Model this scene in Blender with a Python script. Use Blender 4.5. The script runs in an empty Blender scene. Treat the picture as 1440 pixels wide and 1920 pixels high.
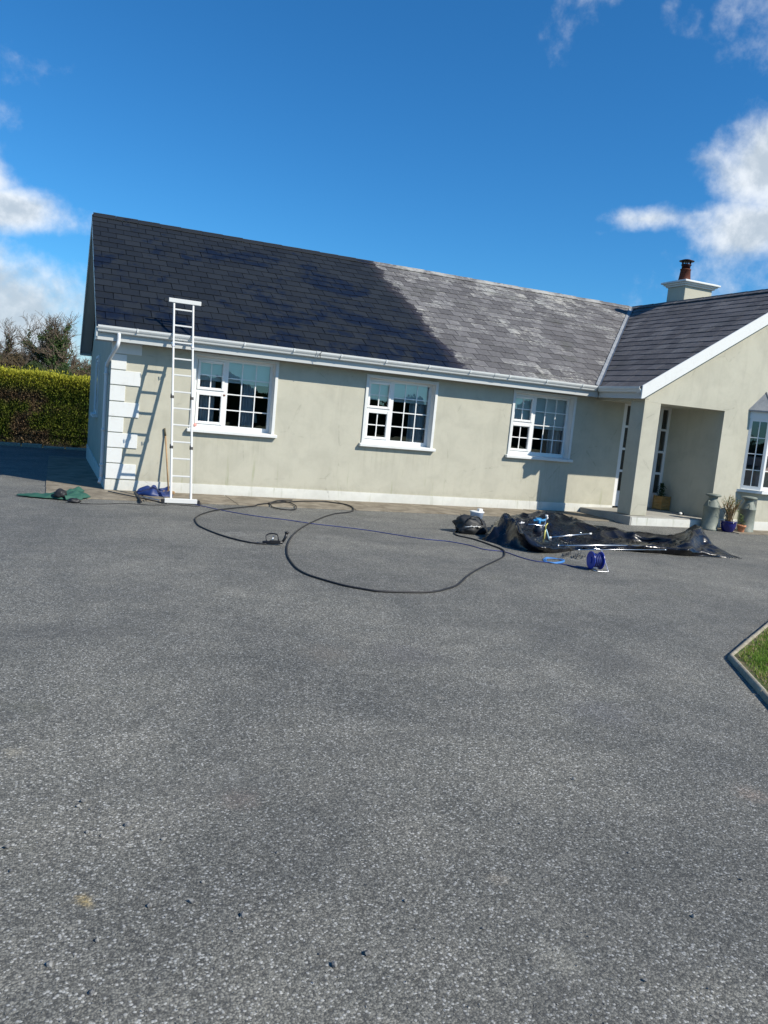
import bpy, bmesh, math, random
from mathutils import Vector, Matrix, noise

# ------------------------------------------------------------------ camera, sky, sun, exposure
S = bpy.context.scene
COL = S.collection
R = math.radians
rnd = random.Random(11)

CAM = Vector((-0.8547, -14.1175, 1.7409))
FPX = 1484.94
YAW, PITCH, ROLL = R(23.0674), R(-7.0901), R(5.4192)
fwd = Vector((math.sin(YAW) * math.cos(PITCH), math.cos(YAW) * math.cos(PITCH), math.sin(PITCH)))
r0 = Vector((math.cos(YAW), -math.sin(YAW), 0))
u0 = r0.cross(fwd)
right = r0 * math.cos(ROLL) + u0 * math.sin(ROLL)
up = -r0 * math.sin(ROLL) + u0 * math.cos(ROLL)
cd = bpy.data.cameras.new('camera')
cam = bpy.data.objects.new('camera', cd)
COL.objects.link(cam)
M3 = Matrix((right, up, -fwd)).transposed()
cam.matrix_world = Matrix.Translation(CAM) @ M3.to_4x4()
cd.sensor_fit = 'HORIZONTAL'
cd.sensor_width = 36
cd.lens = FPX / 1440 * 36
cd.clip_end = 2000
cd.clip_start = 0.05
S.camera = cam

SUN = Vector((0.80, -1.0, 1.07)).normalized()
EL = math.asin(SUN.z)
AZ = math.atan2(SUN.x, SUN.y)
sd = bpy.data.lights.new('sun', 'SUN')
sd.energy = 5.0
sd.angle = R(0.5)
sd.color = (1.0, 0.935, 0.815)
so = bpy.data.objects.new('sun', sd)
COL.objects.link(so)
so.rotation_euler = (-SUN).to_track_quat('-Z', 'Y').to_euler()

S.view_settings.view_transform = 'Standard'
S.view_settings.look = 'None'
S.view_settings.gamma = 1
S.view_settings.use_curve_mapping = False
S.view_settings.exposure = 0.28


class N:
    """small node-graph helper"""
    def __init__(s, tree):
        s.t = tree
        s.n = tree.nodes
        s.l = tree.links

    def add(s, typ, **kw):
        n = s.n.new(typ)
        for k, v in kw.items():
            setattr(n, k, v)
        return n

    def put(s, sock, v):
        if isinstance(v, bpy.types.NodeSocket):
            s.l.new(v, sock)
        elif v is not None:
            try:
                sock.default_value = v
            except Exception:
                sock.default_value = (*v, 1)

    def math(s, op, a, b=None, c=None, clamp=False):
        n = s.add('ShaderNodeMath', operation=op, use_clamp=clamp)
        s.put(n.inputs[0], a)
        if b is not None: s.put(n.inputs[1], b)
        if c is not None: s.put(n.inputs[2], c)
        return n.outputs[0]

    def mix(s, f, a, b, blend='MIX'):
        n = s.add('ShaderNodeMix', data_type='RGBA', blend_type=blend)
        s.put(n.inputs[0], f)
        s.put(n.inputs[6], (*a, 1) if isinstance(a, tuple) and len(a) == 3 else a)
        s.put(n.inputs[7], (*b, 1) if isinstance(b, tuple) and len(b) == 3 else b)
        return n.outputs[2]

    def ramp(s, f, a, b, lo=0.0, hi=1.0):
        n = s.add('ShaderNodeMapRange', interpolation_type='SMOOTHSTEP')
        s.put(n.inputs[0], f)
        s.put(n.inputs[1], a); s.put(n.inputs[2], b); s.put(n.inputs[3], lo); s.put(n.inputs[4], hi)
        return n.outputs[0]

    def noise(s, vec, scale, detail=4, rough=0.55, dist=0.0):
        n = s.add('ShaderNodeTexNoise')
        if vec is not None: s.l.new(vec, n.inputs['Vector'])
        n.inputs['Scale'].default_value = scale
        n.inputs['Detail'].default_value = detail
        n.inputs['Roughness'].default_value = rough
        n.inputs['Distortion'].default_value = dist
        return n.outputs[0]

    def vor(s, vec, scale, feature='F1', rand=1.0):
        n = s.add('ShaderNodeTexVoronoi', feature=feature)
        if vec is not None: s.l.new(vec, n.inputs['Vector'])
        n.inputs['Scale'].default_value = scale
        n.inputs['Randomness'].default_value = rand
        return n

    def mapv(s, vec, scale=(1, 1, 1), loc=(0, 0, 0), rot=(0, 0, 0)):
        n = s.add('ShaderNodeMapping')
        s.l.new(vec, n.inputs[0])
        n.inputs['Location'].default_value = loc
        n.inputs['Rotation'].default_value = rot
        n.inputs['Scale'].default_value = scale
        return n.outputs[0]

    def sep(s, vec):
        n = s.add('ShaderNodeSeparateXYZ')
        s.l.new(vec, n.inputs[0])
        return n.outputs


# world: physical sky with fair-weather cumulus
W = bpy.data.worlds.new('World')
S.world = W
W.use_nodes = True
w = N(W.node_tree)
w.n.clear()
wo = w.add('ShaderNodeOutputWorld')
bg = w.add('ShaderNodeBackground')
w.l.new(bg.outputs[0], wo.inputs[0])
sky = w.add('ShaderNodeTexSky', sky_type='NISHITA')
sky.sun_disc = False
sky.sun_elevation = EL
sky.sun_rotation = AZ
sky.air_density = 1.0
sky.dust_density = 0.3
sky.ozone_density = 3.0
tc = w.add('ShaderNodeTexCoord')
dx, dy, dz = w.sep(tc.outputs['Generated'])
az = w.math('MULTIPLY', w.math('ARCTAN2', dx, dy), 57.2958)
el = w.math('MULTIPLY', w.math('ARCSINE', dz), 57.2958)
tint = w.mix(1.0, sky.outputs[0], (0.60, 1.20, 1.66), 'MULTIPLY')
hs = w.add('ShaderNodeHueSaturation')
hs.inputs['Saturation'].default_value = 1.06
hs.inputs['Value'].default_value = 1.0
w.l.new(tint, hs.inputs['Color'])
skyc = hs.outputs[0]
nz = w.noise(tc.outputs['Generated'], 9.0, 9, 0.58, 0.15)
nz2 = w.noise(tc.outputs['Generated'], 30.0, 6, 0.62, 0.1)
# clouds: azimuth, elevation, half width, half height (degrees), thickness
CL = [(-2.9, 10.4, 4.3, 1.6, 1.3), (-4.8, 12.2, 2.6, 2.3, 1.3), (-9, 11.5, 5, 3.2, 1.0),
      (-5.0, 3.6, 9.8, 4.9, 1.9), (-22, 5.0, 14, 4.5, 1.0),
      (-5.5, 18.2, 4.0, 1.6, 0.62), (-6, 15.6, 3.2, 1.2, 0.55),
      (47.0, 17.3, 5.6, 3.4, 1.7), (43.4, 17.6, 2.1, 1.1, 0.9), (45.6, 13.6, 5.2, 2.3, 1.3), (38.9, 14.2, 3.9, 0.95, 1.0), (42.4, 14.1, 2.4, 0.9, 0.95),
      (54, 16, 8, 5, 1.1), (46.5, 9.8, 6.5, 3.6, 0.66),
      (33.2, 26.0, 2.0, 2.2, 0.52), (43.6, 25.6, 2.0, 2.4, 0.53), (39.5, 25.2, 1.2, 0.9, 0.5), (36.0, 13.7, 0.9, 0.5, 0.45),
      (75, 12, 10, 3, 1.0), (120, 9, 9, 2.5, 1.0), (-60, 9, 12, 3, 1.0), (-125, 10, 9, 2.5, 1.0)]
dens = None
for a0, e0, ra, re, th in CL:
    da = w.math('DIVIDE', w.math('SUBTRACT', az, a0), ra)
    de = w.math('DIVIDE', w.math('SUBTRACT', el, e0), re)
    rr = w.math('SQRT', w.math('ADD', w.math('MULTIPLY', da, da), w.math('MULTIPLY', de, de)))
    v = w.math('MULTIPLY', w.math('SUBTRACT', 1.0, rr), th)
    v = w.math('MINIMUM', v, th - 0.45) if th < 1.0 else v
    dens = v if dens is None else w.math('MAXIMUM', dens, v)
nn = w.math('ADD', w.math('MULTIPLY', w.math('SUBTRACT', nz, 0.5), 2.9), w.math('MULTIPLY', w.math('SUBTRACT', nz2, 0.5), 1.2))
dens2 = w.math('ADD', w.math('MULTIPLY', w.math('MAXIMUM', dens, -1.0), 1.25), nn)
mask = w.ramp(dens2, -0.15, 1.25)
# cloud tone: bright where thin/upper, blue-grey in the thick lower parts
up_v = w.noise(w.mapv(tc.outputs['Generated'], loc=(0, 0, 0.012)), 9.0, 9, 0.58, 0.15)
lit = w.ramp(w.math('ADD', w.math('MULTIPLY', w.math('SUBTRACT', nz, up_v), 4.5), w.math('MULTIPLY', w.math('SUBTRACT', 1.1, dens2), 0.35)), -0.35, 0.45)
lowgrey = w.ramp(el, 2.0, 8.5)
lit = w.math('MULTIPLY', lit, w.math('ADD', 0.55, w.math('MULTIPLY', lowgrey, 0.45)))
cc = w.mix(lit, (6.4, 7.4, 8.4), (11.0, 11.6, 12.2))
final = w.mix(w.math('MULTIPLY', mask, 0.93), skyc, cc)
w.l.new(final, bg.inputs[0])
bg.inputs[1].default_value = 0.070


# ------------------------------------------------------------------ helpers
def G(px, py, h=0.0):
    """point of the place at height h lying on the sight line of a measured picture point"""
    d = fwd + right * ((px - 720) / FPX) - up * ((py - 960) / FPX)
    return CAM + d * ((h - CAM.z) / d.z)


def mat(name, base=(0.5, 0.5, 0.5), rough=0.6, metal=0.0, spec=0.5):
    m = bpy.data.materials.new(name)
    m.use_nodes = True
    b = m.node_tree.nodes['Principled BSDF']
    b.inputs['Base Color'].default_value = (*base, 1)
    b.inputs['Roughness'].default_value = rough
    b.inputs['Metallic'].default_value = metal
    b.inputs['Specular IOR Level'].default_value = spec
    return m


def nm(m):
    k = N(m.node_tree)
    k.b = m.node_tree.nodes['Principled BSDF']
    g = k.add('ShaderNodeNewGeometry')
    k.pos = g.outputs['Position']
    return k


def bump(k, h, strength=0.3, dist=0.01):
    b = k.add('ShaderNodeBump')
    b.inputs['Strength'].default_value = strength
    b.inputs['Distance'].default_value = dist
    k.put(b.inputs['Height'], h)
    k.l.new(b.outputs[0], k.b.inputs['Normal'])


class MB:
    def __init__(s, T=None):
        s.v = []; s.f = []; s.T = T; s.sm = []

    def _p(s, p):
        s.v.append(s.T(*p) if s.T else tuple(p))
        return len(s.v) - 1

    def face(s, pts, sm=False):
        s.f.append([s._p(p) for p in pts]); s.sm.append(sm)

    def box(s, x0, x1, y0, y1, z0, z1):
        i = [s._p(p) for p in ((x0, y0, z0), (x1, y0, z0), (x1, y1, z0), (x0, y1, z0), (x0, y0, z1), (x1, y0, z1), (x1, y1, z1), (x0, y1, z1))]
        for q in ((0, 3, 2, 1), (4, 5, 6, 7), (0, 1, 5, 4), (1, 2, 6, 5), (2, 3, 7, 6), (3, 0, 4, 7)):
            s.f.append([i[k] for k in q]); s.sm.append(False)

    def prism(s, a, b):
        """two matching polygons joined"""
        n = len(a)
        ia = [s._p(p) for p in a]; ib = [s._p(p) for p in b]
        s.f.append(ia[::-1]); s.f.append(ib); s.sm += [False, False]
        for k in range(n):
            s.f.append([ia[k], ia[(k + 1) % n], ib[(k + 1) % n], ib[k]]); s.sm.append(False)

    def tube(s, pts, rad, n=8, caps=True, sm=True, flat=1.0):
        pts = [Vector(p) for p in pts]
        m = len(pts)
        rads = rad if isinstance(rad, (list, tuple)) else [rad] * m
        rings = []
        prev = None
        for i, p in enumerate(pts):
            t = (pts[min(i + 1, m - 1)] - pts[max(i - 1, 0)])
            if t.length < 1e-9: t = Vector((0, 0, 1))
            t.normalize()
            if prev is None:
                a = t.cross(Vector((0, 0, 1)))
                if a.length < 1e-3: a = t.cross(Vector((1, 0, 0)))
            else:
                a = prev - t * prev.dot(t)
                if a.length < 1e-6: a = t.orthogonal()
            a.normalize(); prev = a
            b = t.cross(a)
            rings.append([s._p(p + (a * math.cos(2 * math.pi * k / n) + b * math.sin(2 * math.pi * k / n) * flat) * rads[i]) for k in range(n)])
        for i in range(m - 1):
            for k in range(n):
                s.f.append([rings[i][k], rings[i + 1][k], rings[i + 1][(k + 1) % n], rings[i][(k + 1) % n]]); s.sm.append(sm)
        if caps:
            s.f.append(rings[0]); s.f.append(rings[-1][::-1]); s.sm += [False, False]

    def lathe(s, prof, c=(0, 0, 0), n=24, sm=True):
        rings = [[s._p((c[0] + r * math.cos(2 * math.pi * k / n), c[1] + r * math.sin(2 * math.pi * k / n), c[2] + z)) for k in range(n)] for r, z in prof]
        for i in range(len(prof) - 1):
            for k in range(n):
                s.f.append([rings[i][k], rings[i][(k + 1) % n], rings[i + 1][(k + 1) % n], rings[i + 1][k]]); s.sm.append(sm)
        s.f.append(rings[0][::-1]); s.f.append(rings[-1]); s.sm += [False, False]

    def build(s, name, m, parent=None, **tags):
        me = bpy.data.meshes.new(name)
        me.from_pydata([tuple(p) for p in s.v], [], s.f)
        me.polygons.foreach_set('use_smooth', s.sm)
        me.materials.append(m)
        me.update()
        o = bpy.data.objects.new(name, me)
        COL.objects.link(o)
        if parent is not None: o.parent = parent
        for k, v in tags.items(): o[k] = v
        return o


def bevel(o, wdt, seg=2, ang=35):
    b = o.modifiers.new('bevel', 'BEVEL')
    b.width = wdt; b.segments = seg; b.limit_method = 'ANGLE'; b.angle_limit = R(ang)
    return o


def thing(name, loc, label, cat, group=None, rz=0):
    o = bpy.data.objects.new(name, None)
    o.empty_display_size = 0.2
    COL.objects.link(o)
    o.location = loc
    o.rotation_euler = (0, 0, rz)
    o['label'] = label; o['category'] = cat
    if group: o['group'] = group
    return o


def tag(o, label, cat, group=None):
    o['label'] = label; o['category'] = cat
    if group: o['group'] = group
    return o


def at(o):
    """transform that lets world coordinates be given to a part of a thing placed at o.location"""
    l = Vector(o.location)
    return lambda x, y, z: (x - l.x, y - l.y, z - l.z)


def cr(pts, k=6):
    """Catmull-Rom through points"""
    P = [Vector(p) for p in pts]
    out = []
    for i in range(len(P) - 1):
        a, b, c, d = P[max(i - 1, 0)], P[i], P[i + 1], P[min(i + 2, len(P) - 1)]
        for j in range(k):
            t = j / k
            out.append(0.5 * ((2 * b) + (c - a) * t + (2 * a - 5 * b + 4 * c - d) * t * t + (-a + 3 * b - 3 * c + d) * t ** 3))
    out.append(P[-1])
    return out


# ------------------------------------------------------------------ materials
def m_asphalt():
    m = mat('asphalt', rough=0.9, spec=0.3)
    k = nm(m)
    v1 = k.vor(k.pos, 118)
    v2 = k.vor(k.pos, 215)
    c1 = k.sep(v1.outputs['Color'])[0]
    c2 = k.sep(v2.outputs['Color'])[1]
    g = k.math('ADD', k.math('MULTIPLY', c1, 0.62), k.math('MULTIPLY', c2, 0.38))
    val = k.ramp(g, 0.08, 0.95)
    col = k.mix(val, (0.074, 0.073, 0.065), (0.250, 0.245, 0.216))
    chip = k.ramp(c1, 0.90, 0.93)
    col = k.mix(k.math('MULTIPLY', chip, 0.75), col, (0.42, 0.42, 0.40))
    # dark pits between stones
    pit = k.ramp(v1.outputs['Distance'], 0.45, 0.85)
    col = k.mix(k.math('MULTIPLY', pit, 0.6), col, (0.045, 0.046, 0.047))
    # broad worn tone and moss
    big = k.noise(k.pos, 0.55, 5, 0.6, 0.4)
    col = k.mix(1.0, col, k.mix(k.ramp(big, 0.32, 0.7), (0.80, 0.81, 0.83), (1.16, 1.15, 1.13)), 'MULTIPLY')
    med = k.noise(k.pos, 2.6, 5, 0.65)
    col = k.mix(1.0, col, k.mix(k.ramp(med, 0.3, 0.75), (0.86, 0.87, 0.88), (1.12, 1.11, 1.1)), 'MULTIPLY')
    moss = k.noise(k.mapv(k.pos, loc=(4, 9, 0)), 0.9, 4, 0.6)
    col = k.mix(k.ramp(moss, 0.62, 0.78, 0, 0.28), col, (0.10, 0.105, 0.06))
    tr = k.noise(k.mapv(k.pos, scale=(0.35, 1.6, 1), rot=(0, 0, 0.45), loc=(2, 5, 0)), 1.0, 5, 0.6, 0.6)
    col = k.mix(k.ramp(tr, 0.54, 0.70, 0, 0.42), col, (0.085, 0.085, 0.080))
    dn = k.noise(k.mapv(k.pos, loc=(11, 4, 0)), 1.6, 6, 0.72, 0.8)
    col = k.mix(k.ramp(dn, 0.60, 0.74, 0, 0.40), col, (0.30, 0.295, 0.27))
    # stains of their own shape: yellow lichen spot, pale cement marks, rusty smears
    sx, sy, sz = k.sep(k.pos)
    wob = k.noise(k.pos, 30, 3, 0.6)
    for (px, py, r, c, a) in [(155, 1687, .035, (0.45, 0.33, 0.12), .75), (170, 1697, .02, (0.42, 0.32, 0.15), .5), (1040, 1795, .09, (0.34, 0.33, 0.28), .5), (1075, 1810, .06, (0.34, 0.33, 0.28), .4),
                              (25, 1411, .06, (0.40, 0.36, 0.27), .5), (825, 1308, .04, (0.36, 0.34, 0.3), .6), (610, 1225, .22, (0.17, 0.145, 0.12), .45),
                              (1410, 1490, .10, (0.30, 0.22, 0.17), .5), (935, 1648, .05, (0.33, 0.29, 0.23), .45), (760, 1225, .3, (0.10, 0.09, 0.11), .3),
                              (1185, 1245, .5, (0.11, 0.105, 0.10), .35), (450, 1500, .10, (0.20, 0.14, 0.12), .35), (1130, 1335, .25, (0.13, 0.13, 0.15), .4)]:
        q = G(px, py)
        d = k.math('SQRT', k.math('ADD', k.math('POWER', k.math('SUBTRACT', sx, q.x), 2.0), k.math('POWER', k.math('SUBTRACT', sy, q.y), 2.0)))
        f = k.ramp(k.math('ADD', k.math('DIVIDE', d, r), k.math('MULTIPLY', k.math('SUBTRACT', wob, 0.5), 1.8)), 0.1, 1.3, a * 0.8, 0.0)
        f = k.math('MULTIPLY', f, k.ramp(c1, 0.25, 0.75, 0.35, 1.0))
        col = k.mix(f, col, c)
    k.l.new(col, k.b.inputs['Base Color'])
    k.l.new(k.ramp(c2, 0.0, 1.0, 0.62, 0.95), k.b.inputs['Roughness'])
    h = k.math('SUBTRACT', k.math('MULTIPLY', c1, 0.6), v1.outputs['Distance'])
    h = k.math('ADD', h, k.math('MULTIPLY', k.math('SUBTRACT', 0.5, v2.outputs['Distance']), 0.4))
    bump(k, h, 0.5, 0.004)
    return m


def m_render(name, base, splash=0.55, rough=0.9):
    m = mat(name, base, rough, spec=0.25)
    k = nm(m)
    n1 = k.noise(k.pos, 2.2, 6, 0.62, 0.5)
    n2 = k.noise(k.pos, 14, 5, 0.6)
    col = k.mix(k.ramp(n1, 0.35, 0.72), base, tuple(c * 0.88 for c in base))
    col = k.mix(k.ramp(n2, 0.5, 0.8, 0, 0.35), col, (base[0] * 0.82, base[1] * 0.86, base[2] * 0.80))
    # rain streaks and green algae near the ground
    st = k.noise(k.mapv(k.pos, scale=(9, 9, 0.7)), 1.0, 5, 0.65)
    sx, sy, sz = k.sep(k.pos)
    lowm = k.math('MULTIPLY', k.ramp(st, 0.56, 0.74), k.ramp(sz, 0.15, 1.05, 1.0, 0.0))
    col = k.mix(k.math('MULTIPLY', lowm, 0.75), col, (0.27, 0.29, 0.17))
    st2 = k.noise(k.mapv(k.pos, scale=(5, 5, 0.35), loc=(3, 1, 2)), 1.0, 5, 0.6)
    col = k.mix(k.ramp(st2, 0.54, 0.74, 0, 0.32), col, tuple(c * 0.72 for c in base))
    # drips below the sills, splash dirt along the foot, hairline cracks
    dr_ = None
    for xa, xb, zt_ in ((1.2, 3.0, 1.11), (4.43, 6.2, 1.08), (7.64, 9.45, 1.075)):
        inx = k.math('MULTIPLY', k.ramp(sx, xa, xa + .1), k.ramp(sx, xb - .1, xb, 1.0, 0.0))
        inz = k.math('MULTIPLY', k.ramp(sz, zt_ - .85, zt_ - .05), k.math('LESS_THAN', sz, zt_))
        v_ = k.math('MULTIPLY', inx, inz)
        dr_ = v_ if dr_ is None else k.math('MAXIMUM', dr_, v_)
    dn_ = k.noise(k.mapv(k.pos, scale=(16, 16, 0.5), loc=(1, 2, 3)), 1.0, 4, 0.7)
    col = k.mix(k.math('MULTIPLY', k.math('MULTIPLY', dr_, k.ramp(dn_, 0.5, 0.66)), 0.18), col, (0.22, 0.22, 0.15))
    sp_ = k.ramp(k.math('ADD', sz, k.math('MULTIPLY', k.noise(k.pos, 9, 5, 0.7), 0.35)), 0.16, 0.52, splash, 0.0)
    col = k.mix(sp_, col, (0.24, 0.22, 0.15))
    ck = k.vor(k.mapv(k.pos, scale=(1, 1, 1)), 0.75, 'DISTANCE_TO_EDGE')
    ckn = k.math('ADD', ck.outputs['Distance'], k.math('MULTIPLY', k.math('SUBTRACT', k.noise(k.pos, 6, 4), 0.5), 0.05))
    col = k.mix(k.math('MULTIPLY', k.ramp(k.math('ABSOLUTE', ckn), 0.0, 0.006, 0.35, 0.0), k.ramp(n1, 0.45, 0.6)), col, (0.20, 0.20, 0.16))
    k.l.new(col, k.b.inputs['Base Color'])
    bump(k, k.math('ADD', k.noise(k.pos, 110, 4, 0.7), k.math('MULTIPLY', k.noise(k.pos, 6, 3), 0.8)), 0.35, 0.006)
    return m


def m_white(name, base=(0.78, 0.79, 0.78), rough=0.45, dirt=0.25):
    m = mat(name, base, rough)
    k = nm(m)
    n1 = k.noise(k.pos, 7, 5, 0.65)
    st = k.noise(k.mapv(k.pos, scale=(22, 22, 2.0)), 1, 5, 0.7)
    f = k.math('ADD', k.ramp(n1, 0.5, 0.8, 0, dirt), k.ramp(st, 0.55, 0.8, 0, dirt))
    k.l.new(k.mix(f, base, (0.42, 0.41, 0.37)), k.b.inputs['Base Color'])
    bump(k, n1, 0.08, 0.004)
    return m


def m_slate():
    m = mat('slate', rough=0.7, spec=0.3)
    k = nm(m)
    at_ = k.add('ShaderNodeAttribute'); at_.attribute_name = 'tone'
    rv = at_.outputs['Fac']
    sx, sy, sz = k.sep(k.pos)
    edge = k.math('ADD', k.math('ADD', k.math('SUBTRACT', 6.27, sx), k.math('MULTIPLY', k.math('SUBTRACT', 4.0, sz), 0.15)), k.math('MULTIPLY', k.math('SUBTRACT', k.noise(k.pos, 2.0, 5, 0.65), 0.5), 0.75))
    edge = k.math('ADD', edge, k.math('MULTIPLY', k.math('SUBTRACT', k.noise(k.pos, 13.0, 4, 0.7), 0.5), 0.5))
    painted = k.ramp(edge, -0.05, 0.05)
    # fresh dark paint, patchy where it is still wet
    pn = k.noise(k.pos, 0.75, 6, 0.72, 0.5)
    pn2 = k.noise(k.mapv(k.pos, loc=(7, 3, 1)), 3.0, 4, 0.7)
    wet = k.ramp(k.math('ADD', pn, k.math('ADD', k.math('MULTIPLY', k.math('SUBTRACT', pn2, 0.5), 0.35), k.math('MULTIPLY', k.math('SUBTRACT', sz, 4.2), -0.035))), 0.50, 0.62)
    pc = k.mix(rv, (0.0060, 0.0090, 0.0140), (0.0135, 0.0175, 0.0230))
    pc = k.mix(k.math('MULTIPLY', wet, 0.9), pc, (0.0025, 0.0055, 0.0165))
    fine = k.noise(k.pos, 22, 5, 0.7)
    pc = k.mix(k.ramp(fine, 0.45, 0.8, 0, 0.35), pc, (0.024, 0.027, 0.031))
    # weathered slate with lichen
    wc = k.mix(rv, (0.080, 0.076, 0.078), (0.150, 0.144, 0.146))
    wc = k.mix(k.ramp(fine, 0.42, 0.75, 0, 0.6), wc, (0.185, 0.18, 0.178))
    l1 = k.noise(k.mapv(k.pos, scale=(0.6, 1, 1), rot=(0, 0, 0.5)), 1.15, 4, 0.6)
    l2 = k.noise(k.mapv(k.pos, scale=(1.0, 1.8, 1.8)), 10.5, 6, 0.75, 0.8)
    wing = k.math('GREATER_THAN', k.math('SUBTRACT', sx, 9.6), k.math('MULTIPLY', k.math('ADD', sy, 0.36), 0.9326))
    lich = k.ramp(k.math('ADD', k.math('ADD', k.math('MULTIPLY', k.math('SUBTRACT', l1, 0.46), 1.5), k.math('MULTIPLY', k.math('SUBTRACT', l2, 0.5), 2.4)), k.math('MULTIPLY', k.math('SUBTRACT', rv, 0.5), 0.26)), 0.12, 0.50)
    lich = k.math('MULTIPLY', lich, k.math('SUBTRACT', 1.0, k.math('MULTIPLY', wing, 0.72)))
    wc = k.mix(k.math('MULTIPLY', lich, 0.85), wc, k.mix(k.ramp(k.noise(k.pos, 1.7, 3), 0.4, 0.65), (0.36, 0.36, 0.335), (0.42, 0.405, 0.36)))
    rl = k.math('MULTIPLY', k.ramp(sz, 5.12, 5.26), k.ramp(k.noise(k.pos, 1.3, 4, 0.7), 0.42, 0.58))
    wc = k.mix(k.math('MULTIPLY', k.math('MULTIPLY', rl, k.math('LESS_THAN', sx, 13.6)), 0.8), wc, (0.42, 0.41, 0.38))
    dk = k.noise(k.mapv(k.pos, loc=(9, 2, 5)), 1.2, 4, 0.6)
    wc = k.mix(k.ramp(dk, 0.56, 0.72, 0, 0.5), wc, (0.075, 0.078, 0.062))
    wc = k.mix(1.0, wc, k.mix(wing, (1, 1, 1), (0.86, 0.84, 0.84)), 'MULTIPLY')
    # rusty bleed where the spray thins out
    band = k.math('MULTIPLY', painted, k.ramp(edge, 0.0, 0.35, 1.0, 0.0))
    col = k.mix(painted, wc, pc)
    col = k.mix(k.math('MULTIPLY', band, 0.5), col, (0.06, 0.05, 0.055))
    k.l.new(col, k.b.inputs['Base Color'])
    ro = k.mix(painted, (0.78, 0.78, 0.78), k.mix(wet, (0.66, 0.66, 0.66), (0.5, 0.5, 0.5)))
    k.l.new(ro, k.b.inputs['Roughness'])
    bump(k, k.math('ADD', fine, k.math('MULTIPLY', k.noise(k.pos, 70, 3, 0.6), 0.4)), 0.45, 0.006)
    return m


def m_concrete(name, a, b, scale=3.0, rough=0.9, streak=None):
    m = mat(name, a, rough, spec=0.25)
    k = nm(m)
    n1 = k.noise(k.pos, scale, 6, 0.66, 0.4)
    n2 = k.noise(k.pos, 60, 4, 0.7)
    col = k.mix(k.ramp(n1, 0.3, 0.7), a, b)
    col = k.mix(k.ramp(n2, 0.4, 0.8, 0, 0.5), col, tuple(x * 0.6 for x in a))
    k.l.new(col, k.b.inputs['Base Color'])
    bump(k, k.math('ADD', n2, k.math('MULTIPLY', n1, 0.6)), 0.5, 0.008)
    return m


def m_leaf(name, a, b, scale=1.5, trans=0.25, third=None):
    m = mat(name, a, 0.65, spec=0.25)
    k = nm(m)
    n1 = k.noise(k.pos, scale, 4, 0.65)
    oi = k.noise(k.pos, 37, 2, 0.5)
    col = k.mix(k.ramp(n1, 0.35, 0.65), a, b)
    if third: col = k.mix(k.ramp(k.noise(k.mapv(k.pos, loc=(5, 5, 5)), scale * 0.6, 3, 0.6), 0.52, 0.62), col, third)
    col = k.mix(1.0, col, k.mix(oi, (0.7, 0.7, 0.7), (1.3, 1.3, 1.3)), 'MULTIPLY')
    k.l.new(col, k.b.inputs['Base Color'])
    t = k.add('ShaderNodeBsdfTranslucent')
    k.l.new(col, t.inputs[0])
    ms = k.add('ShaderNodeMixShader')
    ms.inputs[0].default_value = trans
    k.l.new(k.b.outputs[0], ms.inputs[1]); k.l.new(t.outputs[0], ms.inputs[2])
    k.l.new(ms.outputs[0], m.node_tree.nodes['Material Output'].inputs[0])
    return m


def m_glass():
    m = bpy.data.materials.new('window_glass')
    m.use_nodes = True
    k = N(m.node_tree)
    k.n.clear()
    o = k.add('ShaderNodeOutputMaterial')
    tr = k.add('ShaderNodeBsdfTransparent'); tr.inputs[0].default_value = (0.84, 0.88, 0.88, 1)
    gl = k.add('ShaderNodeBsdfGlossy'); gl.inputs[0].default_value = (0.95, 0.97, 1, 1); gl.inputs['Roughness'].default_value = 0.01
    fr = k.add('ShaderNodeFresnel'); fr.inputs[0].default_value = 1.5
    g = k.add('ShaderNodeNewGeometry')
    bp = k.add('ShaderNodeBump'); bp.inputs['Strength'].default_value = 0.05; bp.inputs['Distance'].default_value = 0.02
    k.l.new(k.noise(g.outputs['Position'], 3.0, 2), bp.inputs['Height'])
    k.l.new(bp.outputs[0], gl.inputs['Normal'])
    f = k.math('MULTIPLY', fr.outputs[0], 3.2, clamp=True)
    ms = k.add('ShaderNodeMixShader')
    k.l.new(f, ms.inputs[0]); k.l.new(tr.outputs[0], ms.inputs[1]); k.l.new(gl.outputs[0], ms.inputs[2])
    k.l.new(ms.outputs[0], o.inputs[0])
    return m


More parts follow.
